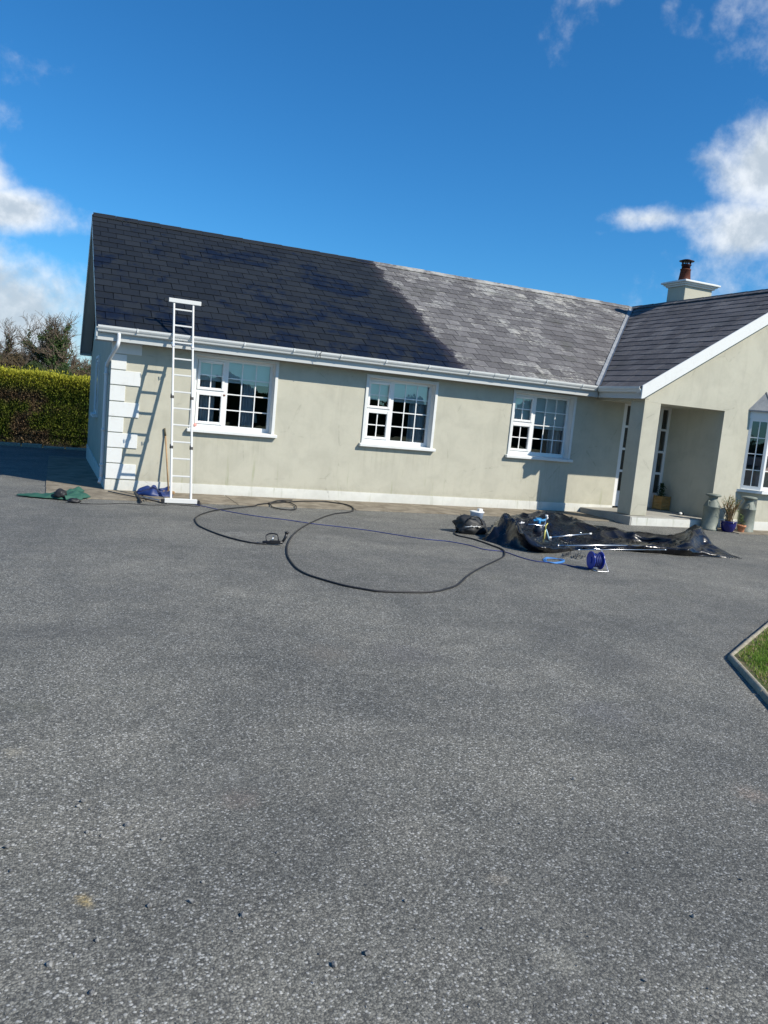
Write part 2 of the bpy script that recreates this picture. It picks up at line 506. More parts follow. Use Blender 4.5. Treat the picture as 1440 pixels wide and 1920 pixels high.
M = dict(
    asphalt=m_asphalt(),
    wall=m_render('sage_render', (0.472, 0.455, 0.370)),
    wall_white=m_render('white_masonry_paint', (0.70, 0.70, 0.65), 0.22),
    white=m_white('white_upvc', (0.74, 0.74, 0.725), 0.35, 0.10),
    quoin=m_white('white_quoin_paint', (0.66, 0.67, 0.65), 0.7, 0.30),
    gutter=m_white('white_gutter', (0.60, 0.615, 0.60), 0.32, 0.30),
    fascia=m_white('grey_white_fascia', (0.47, 0.485, 0.475), 0.45, 0.35),
    soffit=mat('soffit', (0.20, 0.19, 0.175), 0.6),
    slate=m_slate(),
    underlay=mat('roof_underlay', (0.012, 0.012, 0.014), 0.95),
    lead=m_concrete('lead_flashing', (0.20, 0.215, 0.235), (0.30, 0.315, 0.33), 6, 0.55),
    path=m_concrete('old_concrete', (0.155, 0.130, 0.095), (0.30, 0.262, 0.20), 3.2),
    slab=m_concrete('porch_concrete', (0.30, 0.29, 0.26), (0.40, 0.385, 0.34), 3.0),
    kerb=m_concrete('kerb_concrete', (0.24, 0.215, 0.165), (0.38, 0.345, 0.27), 9),
    glass=m_glass(),
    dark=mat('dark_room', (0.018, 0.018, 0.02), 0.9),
    blind=mat('roller_blind', (0.80, 0.81, 0.77), 0.8),
    curtain=mat('curtain', (0.70, 0.70, 0.72), 0.85),
    room=mat('room_things', (0.10, 0.07, 0.05), 0.7),
    alu=m_white('ladder_white', (0.64, 0.64, 0.615), 0.30, 0.08),
    black=mat('black_plastic', (0.012, 0.012, 0.014), 0.4),
    rubber=mat('black_rubber', (0.014, 0.014, 0.016), 0.55),
    pipe=m_white('downpipe_white', (0.66, 0.68, 0.69), 0.4, 0.12),
    terra=m_concrete('terracotta', (0.085, 0.028, 0.018), (0.14, 0.045, 0.026), 12, 0.8),
    terra2=m_concrete('orange_terracotta', (0.50, 0.20, 0.10), (0.58, 0.27, 0.15), 18, 0.85),
    cowl=mat('rusty_dark_metal', (0.04, 0.012, 0.014), 0.5, 0.6),
    steel=mat('bright_metal', (0.62, 0.63, 0.65), 0.28, 1.0),
    wood=m_concrete('orange_wood', (0.42, 0.22, 0.065), (0.55, 0.31, 0.11), 7, 0.6),
    pole=m_concrete('broom_wood', (0.33, 0.21, 0.11), (0.42, 0.28, 0.15), 20, 0.6),
    bark=m_concrete('grey_bark', (0.105, 0.092, 0.075), (0.17, 0.15, 0.125), 2, 0.95),
    twig=m_concrete('brown_twigs', (0.12, 0.090, 0.065), (0.17, 0.135, 0.10), 1.5, 0.95),
    soil=m_concrete('soil', (0.06, 0.045, 0.03), (0.12, 0.09, 0.06), 12, 1.0),
)


# ------------------------------------------------------------------ ground
def zg(y):
    return 0.0 if y <= 0 else (-0.025 * y if y < 8 else -0.2)


def sheet(name, x0, x1, ys, dz, m, **tags):
    b = MB()
    for i in range(len(ys) - 1):
        b.face([(x0, ys[i], zg(ys[i]) + dz), (x1, ys[i], zg(ys[i]) + dz), (x1, ys[i + 1], zg(ys[i + 1]) + dz), (x0, ys[i + 1], zg(ys[i + 1]) + dz)])
    return b.build(name, m, kind='structure', **tags)


gm = mat('field_grass', (0.06, 0.085, 0.025), 0.95)
k = nm(gm)
k.l.new(k.mix(k.ramp(k.noise(k.pos, 0.3, 6, 0.7), 0.35, 0.7), (0.045, 0.075, 0.018), (0.10, 0.11, 0.04)), k.b.inputs['Base Color'])
sheet('ground', -900, 900, [-900, -200, -60, 0, 4, 8, 60, 200, 900], -0.012, gm)
sheet('driveway', -26, 30, [-32, -12, 0, 2, 4, 6, 8, 11.15], 0.0, M['asphalt'])

# concrete apron along the wall and round the gable, with joints between its bays
YA = -1.15
fp = MB()
xs = [-0.93, 0.55, 2.02, 4.1, 6.2, 8.3, 9.74]
edge_rnd = random.Random(3)
first = None
apron = None
for i in range(len(xs) - 1):
    b = MB()
    y_far = -0.004
    b.prism([(xs[i] + .006, YA - 0.012 * i, -.1), (xs[i + 1] - .006, YA - 0.012 * (i + 1), -.1), (xs[i + 1] - .006, y_far, -.1), (xs[i] + .006, y_far, -.1)],
            [(xs[i] + .006, YA - 0.012 * i, .016 + .003 * (i % 2)), (xs[i + 1] - .006, YA - 0.012 * (i + 1), .016 + .003 * (i % 2)), (xs[i + 1] - .006, y_far, .018 + .003 * (i % 2)), (xs[i] + .006, y_far, .018 + .003 * (i % 2))])
    if i == 0:
        apron = bpy.data.objects.new('footpath', None)
        COL.objects.link(apron)
        apron['kind'] = 'structure'
    bevel(b.build('concrete_bay', M['path'], apron), .006, 1)
for i, (ya, yb_) in enumerate([(0.004, 2.6), (2.61, 5.2), (5.21, 8.3)]):
    b = MB()
    b.prism([(-.93, ya, zg(ya) - .1), (-.012, ya, zg(ya) - .1), (-.012, yb_, zg(yb_) - .1), (-.93, yb_, zg(yb_) - .1)],
            [(-.93, ya, zg(ya) + .018), (-.012, ya, zg(ya) + .018), (-.012, yb_, zg(yb_) + .018), (-.93, yb_, zg(yb_) + .018)])
    b.build('concrete_bay', M['path'], apron)
b = MB()
b.prism([(11.98, -2.30, -.1), (17.5, -2.45, -.1), (17.5, -1.54, -.1), (11.98, -1.54, -.1)], [(11.98, -2.30, .015), (17.5, -2.45, .015), (17.5, -1.54, .018), (11.98, -1.54, .018)])
b.build('concrete_bay', M['path'], apron)

# ------------------------------------------------------------------ the bungalow
house = thing('bungalow', (0, 0, 0), 'single storey bungalow with sage rendered walls, white quoins and half painted slate roof', 'house')
GX = -0.255          # left verge
EY, EZ = -0.36, 2.72  # main eave
RY, RZ = 4.165, 5.27  # main ridge
XR = 13.80           # wing ridge
WX = 9.58            # wing eave
WFY = -1.68          # wing front verge
YG = -1.526          # wing gable face
PX0, PX1 = 9.834, 10.243
OX = 11.92
KM = (RZ - EZ) / (RY - EY)
KW = (RZ - EZ) / (XR - WX)
Hs = 2.50
PL = 0.195
OPH = 2.4436


def wall_holes(b, u0_, u1, z0, z1, holes, depth):
    us = sorted({u0_, u1, *[h[0] for h in holes], *[h[1] for h in holes]})
    zs = sorted({z0, z1, *[h[2] for h in holes], *[h[3] for h in holes]})
    for i in range(len(us) - 1):
        for j in range(len(zs) - 1):
            cu, cz = (us[i] + us[i + 1]) / 2, (zs[j] + zs[j + 1]) / 2
            if any(h[0] < cu < h[1] and h[2] < cz < h[3] for h in holes): continue
            b.face([(us[i], 0, zs[j]), (us[i + 1], 0, zs[j]), (us[i + 1], 0, zs[j + 1]), (us[i], 0, zs[j + 1])])
    for (a, c, d, e) in holes:
        for q in ([(a, 0, d), (a, 0, e), (a, depth, e), (a, depth, d)], [(c, 0, d), (c, depth, d), (c, depth, e), (c, 0, e)],
                  [(a, 0, e), (c, 0, e), (c, depth, e), (a, depth, e)], [(a, 0, d), (a, depth, d), (c, depth, d), (c, 0, d)]):
            b.face(q)


WIN = [(1.328, 2.844, 1.165, 2.482), (4.546, 6.057, 1.140, 2.437), (7.772, 9.325, 1.135, 2.470)]
holes = [(a + .055, c - .055, d, e - .055) for a, c, d, e in WIN]
b = MB(lambda u, w_, z: (u, w_, z))
wall_holes(b, 0, 10.6, PL, 2.62, holes, 0.22)
b.build('wall', M['wall'], house)
# plinth strip, standing a little proud
b = MB()
b.box(-0.012, 10.6, -.018, 0.05, -.05, PL)
b.build('plinth', M['wall_white'], house)
# left gable wall
b = MB()
b.face([(0, 0, PL), (0, 8.33, PL), (0, 8.33, 2.5), (0, 8.07, 2.5), (0, RY, 4.98), (0, 0.2, 2.62), (0, 0, 2.6)])
b.build('gable_wall', M['wall'], house)
b = MB()
b.box(-.018, 0.05, 0.05, 8.35, -.35, PL)
b.build('gable_plinth', M['wall_white'], house)
b = MB()
b.face([(0, 8.33, -.4), (17.7, 8.33, -.4), (17.7, 8.33, 2.6), (0, 8.33, 2.6)])
b.face([(17.7, YG, -.4), (17.7, YG, 2.6), (17.7, 8.33, 2.6), (17.7, 8.33, -.4)])
b.face([(XR - 4, 8.33, 2.6), (17.7, 8.33, 2.6), (XR, 8.33, 5.1)])
b.build('back_wall', M['wall'], house)

# quoins
qz = [.205, .476, .737, .997, 1.258, 1.518, 1.787, 2.041, 2.303, 2.545]
for i in range(9):
    b = MB()
    wd = .474 if i % 2 == 0 else .237
    b.box(-0.008, wd, -.020, 0.01, qz[i] + .008, qz[i + 1] - .008)
    bevel(b.build('quoin', M['quoin'], house), .004, 1)

# ---- windows
def window(T, W_, H, layout, parent, blind=0.3, room=True, surround=True, sillz=.06, reveal=.15, name='window', curt=((.0, .16), (.80, 1.0)), sill_ext=.10):
    """T maps (u, w, z): u along the wall from the opening's left edge, w into the wall, z up from the opening's bottom"""
    fr = .055
    y0, y1 = reveal, reveal + .06
    b = MB(T)
    if layout == 'casement':
        mul = W_ * .405
        # outer frame
        b.box(0, fr, y0, y1, 0, H); b.box(W_ - fr, W_, y0, y1, 0, H)
        b.box(fr, W_ - fr, y0, y1, H - fr, H); b.box(fr, W_ - fr, y0, y1, 0, fr + .03)
        b.box(mul - .03, mul + .03, y0 - .002, y1, fr + .03, H - fr)
        mid = H * .525
        b.box(fr, mul - .03, y0, y1, mid - .02, mid + .02)
        f = b.build(name, M['white'], parent)
        # two opening sashes on the left
        for (za, zb) in ((fr + .03, mid - .02), (mid + .02, H - fr)):
            s_ = MB(T)
            xa, xb = fr, mul - .03
            g_ = .05
            s_.box(xa + .003, xa + g_, y0 - .018, y1 - .01, za + .003, zb - .003); s_.box(xb - g_, xb - .003, y0 - .018, y1 - .01, za + .003, zb - .003)
            s_.box(xa + g_, xb - g_, y0 - .018, y1 - .01, za + .003, za + g_); s_.box(xa + g_, xb - g_, y0 - .018, y1 - .01, zb - g_, zb - .003)
            bevel(s_.build('sash', M['white'], f), .006, 1)
        lights = [(fr + .05, mul - .08, fr + .08, mid - .07, 2, 2, y0 + .015), (fr + .05, mul - .08, mid + .07, H - fr - .05, 2, 2, y0 + .015),
                  (mul + .03, W_ - fr, fr + .03, H - fr, 3, 4, y0 + .02)]
    else:
        nc, nr = layout
        b.box(0, fr, y0, y1, 0, H); b.box(W_ - fr, W_, y0, y1, 0, H)
        b.box(fr, W_ - fr, y0, y1, H - fr, H); b.box(fr, W_ - fr, y0, y1, 0, fr + .02)
        f = b.build(name, M['white'], parent)
        lights = [(fr, W_ - fr, fr + .02, H - fr, nc, nr, y0 + .02)]
    for (xa, xb, za, zb, nc, nr, yy) in lights:
        for i in range(1, nc):
            x = xa + (xb - xa) * i / nc
            gb = MB(T); gb.box(x - .0095, x + .0095, yy - .004, yy + .012, za, zb); gb.build('glazing_bar', M['white'], f)
        for j in range(1, nr):
            z = za + (zb - za) * j / nr
            gb = MB(T); gb.box(xa, xb, yy - .003, yy + .011, z - .0095, z + .0095); gb.build('glazing_bar', M['white'], f)
        for i in range(nc):
            for j in range(nr):
                x0_, x1_ = xa + (xb - xa) * i / nc, xa + (xb - xa) * (i + 1) / nc
                z0_, z1_ = za + (zb - za) * j / nr, za + (zb - za) * (j + 1) / nr
                pn = MB(T); pn.face([(x0_, yy + .004, z0_), (x1_, yy + .004, z0_), (x1_, yy + .004, z1_), (x0_, yy + .004, z1_)]); pn.build('pane', M['glass'], f)
    if surround:
        s_ = MB(T)
        t = .055; pr = -.022
        s_.box(-t, 0, pr, 0.004, 0, H + t); s_.box(W_, W_ + t, pr, 0.004, 0, H + t); s_.box(0, W_, pr, 0.004, H, H + t)
        # white lining of the reveal
        s_.box(0, .006, 0.004, y0, 0, H); s_.box(W_ - .006, W_, 0.004, y0, 0, H); s_.box(.006, W_ - .006, 0.004, y0, H - .006, H)
        bevel(s_.build('surround', M['quoin'], f), .004, 1)
    s_ = MB(T)
    s_.prism([(-sill_ext, -.085, -sillz), (-sill_ext, -.085, -.004), (-sill_ext, y0 + .01, .010), (-sill_ext, y0 + .01, -sillz)] if False else
             [(-.001, 0, 0)] * 3, [(-.001, 0, 0)] * 3) if False else None
    s_.prism([(-sill_ext, -.085, -sillz), (W_ + sill_ext, -.085, -sillz), (W_ + sill_ext, -.002, -sillz), (-sill_ext, -.002, -sillz)],
             [(-sill_ext, -.085, -.006), (W_ + sill_ext, -.085, -.006), (W_ + sill_ext, -.002, .004), (-sill_ext, -.002, .004)])
    s_.prism([(0.002, -.002, -.02), (W_ - .002, -.002, -.02), (W_ - .002, y0 + .02, -.02), (.002, y0 + .02, -.02)],
             [(0.002, -.002, .0035), (W_ - .002, -.002, .0035), (W_ - .002, y0 + .02, .014), (.002, y0 + .02, .014)])
    bevel(s_.build('sill', M['quoin'], f), .006, 1)
    if blind:
        bl = MB(T)
        bl.box(.03, W_ - .03, y1 + .035, y1 + .038, H * (1 - blind), H - .01)
        bl.box(.03, W_ - .03, y1 + .028, y1 + .045, H * (1 - blind) - .03, H * (1 - blind))
        bl.build('blind', M['blind'], f)
    for (ca, cb_) in curt:
        c = MB(T)
        n = 40
        pts = []
        for i in range(n + 1):
            u = W_ * (ca + (cb_ - ca) * i / n)
            pts.append((u, y1 + .13 + .022 * math.sin(i * 1.15) + .012 * math.sin(i * 2.7 + 1)))
        for i in range(n):
            c.face([(pts[i][0], pts[i][1], -.1), (pts[i + 1][0], pts[i + 1][1], -.1), (pts[i + 1][0], pts[i + 1][1], H), (pts[i][0], pts[i][1], H)], True)
        c.build('curtain', M['curtain'], f)
    return f


for i, (h, bl, ct) in enumerate(zip(holes, (.30, .30, .52), (((.0, .30), (.62, .82)), ((.0, .14), (.74, 1.0)), ((.78, 1.0),)))):
    a, c, d, e = h
    window(lambda u, w_, z, a=a, d=d: (a + u, w_, d + z), c - a, e - d, 'casement', house, bl, curt=ct)
# dim rooms behind the panes
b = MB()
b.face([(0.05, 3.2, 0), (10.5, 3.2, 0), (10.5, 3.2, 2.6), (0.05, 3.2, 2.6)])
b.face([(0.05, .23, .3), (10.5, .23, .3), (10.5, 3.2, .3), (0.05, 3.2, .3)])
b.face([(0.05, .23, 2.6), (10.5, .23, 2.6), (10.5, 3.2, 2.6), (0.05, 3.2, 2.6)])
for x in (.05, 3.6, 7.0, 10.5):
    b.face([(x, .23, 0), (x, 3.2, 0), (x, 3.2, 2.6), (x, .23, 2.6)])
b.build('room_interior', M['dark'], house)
b = MB()
b.lathe([(.13, 0), (.13, .02), (.02, .03), (.02, .2), (.12, .22), (.08, .42)], (2.55, .62, 1.12), 16)
b.build('table_lamp', M['blind'], house)
# a small pink sticker and stained weep on the first window's sash
b = MB()
b.lathe([(.028, 0), (.030, .006), (.012, .012)], (0, 0, 0), 14)
o = b.build('suction_disc', mat('pink_plastic', (0.62, 0.27, 0.24), 0.5), house)
o.rotation_euler = (R(90), 0, 0)
o.location = (1.45, .128, 1.225)
b = MB()
b.box(1.905, 1.945, .125, .134, 1.77, 1.80)
o = bevel(b.build('hinge', mat('rusty_brown', (0.16, 0.07, 0.045), 0.8), house), .004, 1)

# gable window, seen almost edge-on
b = MB()
b.box(-.035, 0.0, 3.75, 3.81, 1.15, 2.38); b.box(-.035, 0.0, 4.84, 4.90, 1.15, 2.38); b.box(-.035, 0, 3.81, 4.84, 2.32, 2.38)
b.box(-.012, 0.0, 3.81, 4.84, 1.15, 2.32)
f = b.build('gable_window', M['quoin'], house)
b = MB(); b.box(-.10, 0.002, 3.70, 4.95, 1.08, 1.148); b.build('sill', M['quoin'], f)
b = MB(); b.box(-.016, -.0125, 3.87, 4.78, 1.22, 2.26); b.build('pane', M['glass'], f)

# ---- wing front gable
b = MB(lambda u, w_, z: (u, YG + w_, z))
BX0, BX1, BZ0, BZ1 = 12.72, 15.1, 0.2, 2.36
wall_holes(b, OX, 17.7, PL, OPH, [(BX0, BX1, .86, BZ1)], .3)
wall_holes(b, PX0, 17.7, OPH, 2.52, [], 0)
b.face([(PX0, 0, 2.52), (17.7, 0, 2.52), (XR, 0, 4.98)])
b.build('front_gable_wall', M['wall'], house)
b = MB()
b.box(OX + .0, 12.685, YG - .018, YG + .05, -.05, PL); b.box(15.2, 17.7, YG - .018, YG + .05, -.05, PL)
b.build('front_plinth', M['wall_white'], house)
b = MB()
b.face([(OX, YG, PL - .02), (OX, 0.05, PL - .02), (OX, 0.05, OPH), (OX, YG, OPH)])
b.build('porch_side_wall', M['wall'], house)
b = MB()
b.box(PX0, PX1, YG, YG + .40, .182, OPH)
bevel(b.build('porch_pillar', M['wall'], house), .008, 2)
b = MB()
b.box(PX0 + .002, OX + .3, YG + .003, .05, OPH, 2.515)
b.build('porch_ceiling', M['wall'], house)
b = MB()
b.prism([(9.74, YG - .13, -.05), (12.0, YG - .13, -.05), (12.0, .03, -.05), (9.74, -.019, -.05)], [(9.74, YG - .13, .178), (12.0, YG - .13, .178), (12.0, .03, .182), (9.74, -.019, .125)])
bevel(b.build('porch_step', M['slab'], house), .012, 2)
b = MB()
b.box(9.78, 12.0, YG - .136, YG - .131, -.02, .158)
b.build('step_riser', M['wall_white'], house)

# door screen at the back of the porch
b = MB()
SY0, SY1 = .012, .072
for (xa, xb, za, zb) in [(10.60, 10.70, .18, 2.45), (10.86, 10.94, .18, 2.45), (11.62, 11.70, .18, 2.45), (11.865, 11.925, .18, 2.45), (10.70, 10.86, .18, .528), (11.70, 11.865, .18, .528),
                         (10.70, 10.86, 2.40, 2.45), (11.70, 11.865, 2.40, 2.45), (10.94, 11.62, 2.38, 2.45)]:
    b.box(xa, xb, SY0, SY1, za, zb)
for xa, xb in ((10.70, 10.86), (11.70, 11.865)):
    for z in (.971, 1.456, 1.947): b.box(xa, xb, SY0 + .004, SY1, z - .026, z + .026)
screen = bevel(b.build('door_frame', M['white'], house), .005, 1)
for xa, xb in ((10.70, 10.86), (11.70, 11.865)):
    for za, zb in ((.528, .945), (.997, 1.43), (1.482, 1.921), (1.973, 2.40)):
        p_ = MB(); p_.face([(xa, .04, za), (xb, .04, za), (xb, .04, zb), (xa, .04, zb)]); p_.build('pane', M['glass'], screen)
b = MB()
b.box(10.945, 11.615, .02, .065, .2, 2.375)
b.box(11.02, 11.54, .012, .02, .35, 1.0); b.box(11.02, 11.54, .012, .02, 1.15, 2.2)
dr = bevel(b.build('door', M['white'], house), .006, 1)
b = MB(); b.tube([(11.56, .02, 1.15), (11.56, -.03, 1.15), (11.46, -.03, 1.15)], .01, 8); b.build('handle', M['steel'], dr)
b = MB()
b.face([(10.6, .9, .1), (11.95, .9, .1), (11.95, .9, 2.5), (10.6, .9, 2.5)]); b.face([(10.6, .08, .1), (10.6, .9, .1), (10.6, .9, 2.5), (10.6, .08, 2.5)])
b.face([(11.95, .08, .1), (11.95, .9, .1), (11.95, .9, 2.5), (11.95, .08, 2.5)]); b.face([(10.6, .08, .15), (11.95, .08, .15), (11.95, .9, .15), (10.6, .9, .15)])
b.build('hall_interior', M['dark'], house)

# ---- bay window, canted at 45 degrees
BD = .28
by1 = YG - BD
def bayplan(g, x0=12.65, x1=15.18):
    """plan of the bay pushed out by g"""
    t = g * .4142
    return [(x0 - g * 1.0, YG), (x0 - g * 1.0, YG - .0005), (x0 + BD - t, by1 - g), (x1 - BD + t, by1 - g), (x1 + g, YG - .0005), (x1 + g, YG)]
def bayprism(b, g, za, zb, za2=None):
    P = bayplan(g)
    b.prism([(x, y, za) for x, y in P], [(x, y, zb) for x, y in P])
b = MB(); bayprism(b, -.05, .20, .80); b.build('bay_wall', M['wall'], house)
b = MB(); bayprism(b, -.035, -.05, .20); b.build('bay_plinth', M['wall_white'], house)
b = MB(); bayprism(b, .085, .80, .86); bevel(b.build('bay_sill', M['quoin'], house), .008, 1)
FL = BD * 1.4142
h2 = .70711
bw = window(lambda u, w_, z: (12.65 + u * h2 + w_ * h2, YG - .002 - u * h2 + w_ * h2, .866 + z), FL, 1.49, (2, 4), house, 0, surround=False, reveal=0.0, name='bay_side_window', curt=(), sillz=.001, sill_ext=-.02)
FW_ = (15.18 - 12.65 - 2 * BD) / 2 - .004
for q in range(2):
    window(lambda u, w_, z, q=q: (12.65 + BD + .002 + q * (FW_ + .004) + u, by1 + w_, .866 + z), FW_, 1.49, (4, 4), house, 0, surround=False, reveal=.0, name='bay_front_window', curt=(), sillz=.001, sill_ext=-.02)
b = MB(); bayprism(b, .012, 2.357, 2.50)
bevel(b.build('bay_fascia', M['white'], house), .005, 1)
b = MB()
P = bayplan(.085)
bayprism(b, .085, 2.501, 2.53)
zt = 2.93
A, B_, C_, D_ = P[1], P[2], P[3], P[4]
TA, TD = (12.65 + .34, YG - .001, zt), (15.18 - .34, YG - .001, zt)
b.face([(*A, 2.531), (*B_, 2.531), TA]); b.face([(*B_, 2.531), (*C_, 2.531), TD, TA]); b.face([(*C_, 2.531), (*D_, 2.531), TD])
b.tube([(*B_, 2.535), TA], .016, 6); b.tube([(*C_, 2.535), TD], .016, 6)
for q in range(1, 7):
    x = 12.95 + .3 * q
    b.tube([(x, by1 - .085, 2.54), (x, YG - .001, zt + .006)], .012, 6)
b.build('bay_roof', M['lead'], house)
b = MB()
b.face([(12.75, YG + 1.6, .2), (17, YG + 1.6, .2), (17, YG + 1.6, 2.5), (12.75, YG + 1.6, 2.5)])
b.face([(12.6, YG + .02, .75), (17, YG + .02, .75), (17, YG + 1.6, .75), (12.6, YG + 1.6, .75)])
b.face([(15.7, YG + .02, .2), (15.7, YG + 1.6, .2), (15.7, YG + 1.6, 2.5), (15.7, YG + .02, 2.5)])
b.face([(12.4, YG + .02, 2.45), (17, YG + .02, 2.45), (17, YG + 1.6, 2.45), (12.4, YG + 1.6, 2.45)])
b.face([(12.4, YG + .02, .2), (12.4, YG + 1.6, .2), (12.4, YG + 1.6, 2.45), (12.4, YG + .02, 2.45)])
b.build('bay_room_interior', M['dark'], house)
b = MB()
b.box(13.6, 14.9, YG + .35, YG + .95, .76, 1.22); b.box(13.6, 14.9, YG + .85, YG + 1.05, .9, 1.55); b.box(13.45, 13.62, YG + .35, YG + 1.0, .8, 1.36)
bevel(b.build('sofa', mat('sofa_fabric', (0.25, 0.19, 0.19), 0.9), house), .05, 3)

# ---- eaves: fascia, gutter, soffit, barge boards
def gut(o_, path_fn, L0, L1, nm_, mt):
    prof = [(0, .0), (.062, .0), (.075, .012), (.082, .035), (.098, .055), (.110, .078), (.112, .108), (.104, .108), (.096, .075), (.02, .03), (.0, .03)]
    b = MB()
    b.prism([path_fn(L0, *p) for p in prof], [path_fn(L1, *p) for p in prof])
    return b.build(nm_, mt, o_)


F0 = -.30
b = MB()
b.box(GX, WX + .05, F0, F0 + .02, 2.485, 2.66)
bevel(b.build('fascia', M['fascia'], house), .003, 1)
gut(house, lambda L, o_, z: (L, F0 - .001 - o_, 2.605 + z), GX - .0, WX - .06, 'gutter', M['gutter'])
b = MB(); b.box(GX, WX, F0 + .02, -.001, 2.49, 2.50); b.build('soffit', M['soffit'], house)
for x in (3.45, 7.1):      # gutter unions
    gut(house, lambda L, o_, z: (L, F0 - .002 - o_ * 1.06, 2.603 + z * 1.04), x - .05, x + .05, 'gutter_union', M['gutter'])
for i in range(11):
    x = .35 + i * .88
    b = MB(); b.box(x - .012, x + .012, F0 - .122, F0 - .0985, 2.655, 2.716)
    bevel(b.build('gutter_bracket', M['gutter'], house), .003, 1)
b = MB(); b.tube([(3.47, F0 - .118, 2.60), (3.46, F0 - .124, 2.68), (3.50, F0 - .12, 2.72)], .006, 6); b.build('gutter_clip', M['black'], house)
FW = WX + .06
b = MB(); b.box(FW, FW + .02, WFY + .03, F0 - .002, 2.485, 2.66); bevel(b.build('fascia', M['fascia'], house), .003, 1)
gut(house, lambda L, o_, z: (FW - .001 - o_, L, 2.603 + z), WFY, F0 - .05, 'gutter', M['gutter'])
b = MB(); b.box(FW + .02, PX0 - .001, WFY + .05, -.31, 2.49, 2.499); b.build('soffit', M['soffit'], house)

# left verge: slim front barge board, soffit and deep rear barge board
def zr(y):
    return RZ - KM * abs(y - RY)


b = MB()
x0, x1 = GX - .022, GX
b.prism([(x0, EY, zr(EY) - .035), (x0, EY, zr(EY) - .19), (x0, RY, RZ - .20), (x0, RY, RZ - .035)], [(x1, EY, zr(EY) - .035), (x1, EY, zr(EY) - .19), (x1, RY, RZ - .20), (x1, RY, RZ - .035)])
b.build('barge_board', M['fascia'], house)
yE = 2 * RY - EY
b = MB()
b.prism([(x0, RY, RZ), (x0, RY, RZ - .20), (x0, yE, zr(yE) - .20), (x0, yE, zr(yE))], [(x1, RY, RZ), (x1, RY, RZ - .20), (x1, yE, zr(yE) - .20), (x1, yE, zr(yE))])
b.build('barge_board', M['fascia'], house)
b = MB()
for s_ in (0, 1):
    ys_, zs_ = ((EY + .05, zr(EY + .05)), (RY, RZ)) if s_ == 0 else ((RY, RZ), (yE, zr(yE)))
    b.prism([(GX, ys_[0] if False else ys_[0], ys_[1] - .17) if False else (GX, ys_[0], ys_[1] - .17), (0.0, ys_[0], ys_[1] - .17), (0.0, zs_[0], zs_[1] - .17), (GX, zs_[0], zs_[1] - .17)],
            [(GX, ys_[0], ys_[1] - .15), (0.0, ys_[0], ys_[1] - .15), (0.0, zs_[0], zs_[1] - .15), (GX, zs_[0], zs_[1] - .15)])
b.build('verge_soffit', M['fascia'], house)
b = MB(); b.prism([(GX - .02, F0 + .02, 2.485), (GX - .02, .12, 2.485), (GX - .02, .12, 2.72), (GX - .02, F0 + .02, 2.62)], [(-.001, F0 + .02, 2.485), (-.001, .12, 2.485), (-.001, .12, 2.72), (-.001, F0 + .02, 2.62)])
b.build('eave_box', M['fascia'], house)
b = MB(); b.box(GX, 17.0, yE - .03, yE, 2.5, 2.70); b.box(GX - .02, 0.0, yE - .42, yE - .03, 2.5, 2.52); b.build('rear_fascia', M['fascia'], house)


# wing barge boards
def zw(x):
    return RZ - KW * abs(x - XR)


for sg in (-1, 1):
    xe = XR + sg * (XR - WX)
    b = MB()
    y0_, y1_ = WFY - .03, WFY
    q = [(xe, zw(xe) + .012), (xe, zw(xe) - .24), (xe - sg * .06, 2.49), (XR, RZ - .235), (XR, RZ + .012)]
    b.prism([(x, y0_, z) for x, z in q], [(x, y1_, z) for x, z in q])
    bevel(b.build('barge_board', M['quoin'], house), .004, 1)
    b = MB()
    b.prism([(xe, WFY, zw(xe) - .14), (XR, WFY, RZ - .16), (XR, YG - .001, RZ - .16), (xe, YG - .001, zw(xe) - .14)],
            [(xe, WFY, zw(xe) - .12), (XR, WFY, RZ - .14), (XR, YG - .001, RZ - .14), (xe, YG - .001, zw(xe) - .12)])
    b.build('verge_soffit', M['fascia'], house)

# downpipe at the left corner
b = MB()
b.tube(cr([(.07, -.35, 2.62), (.07, -.35, 2.50), (.05, -.33, 2.40), (-.02, -.10, 2.24), (-.055, .18, 2.10), (-.06, .24, 1.98), (-.06, .24, .30), (-.06, .24, .20), (-.09, .20, .10)], 4), .031, 10)
for z in (1.95, 1.0, .4): b.lathe([(.043, 0), (.043, .03)], (-.06, .24, z), 12)
b.build('downpipe', M['pipe'], house)

# ---- roofs
RT = .02
def slab(pts, t, name, m, parent, dz=0):
    b = MB()
    b.prism([(x, y, z + dz - t) for x, y, z in pts], [(x, y, z + dz) for x, y, z in pts])
    return b.build(name, m, parent)


roof = slab([(GX + .002, EY + .03, zr(EY + .03)), (XR - .05, EY + .03, zr(EY + .03)), (XR - .05, RY, RZ), (GX + .002, RY, RZ)], .09, 'roof', M['underlay'], house, -.032)
broof = slab([(GX + .002, RY, RZ), (17.7, RY, RZ), (17.7, yE, zr(yE)), (GX + .002, yE, zr(yE))], .09, 'rear_roof', M['slate'], house, -.01)
wroof = slab([(WX + .03, WFY + .002, zw(WX + .03)), (XR, WFY + .002, RZ), (XR, RY, RZ), (WX + .03, RY, zw(WX + .03))], .09, 'wing_roof', M['underlay'], house, -.032)
xe = 2 * XR - WX
slab([(XR, WFY + .002, RZ), (xe, WFY + .002, zw(xe)), (xe, yE, zw(xe)), (XR, yE, RZ)], .09, 'far_wing_roof', M['slate'], house, -.01)
# the valley, sheet lead, runs (WX,EY) -> (XR,RY)
vd = Vector((XR - WX, RY - EY, 0)).normalized()
vn = Vector((-vd.y, vd.x, 0))
# slates
EXPO, SW, SL, ST = .268, .30, .34, .007


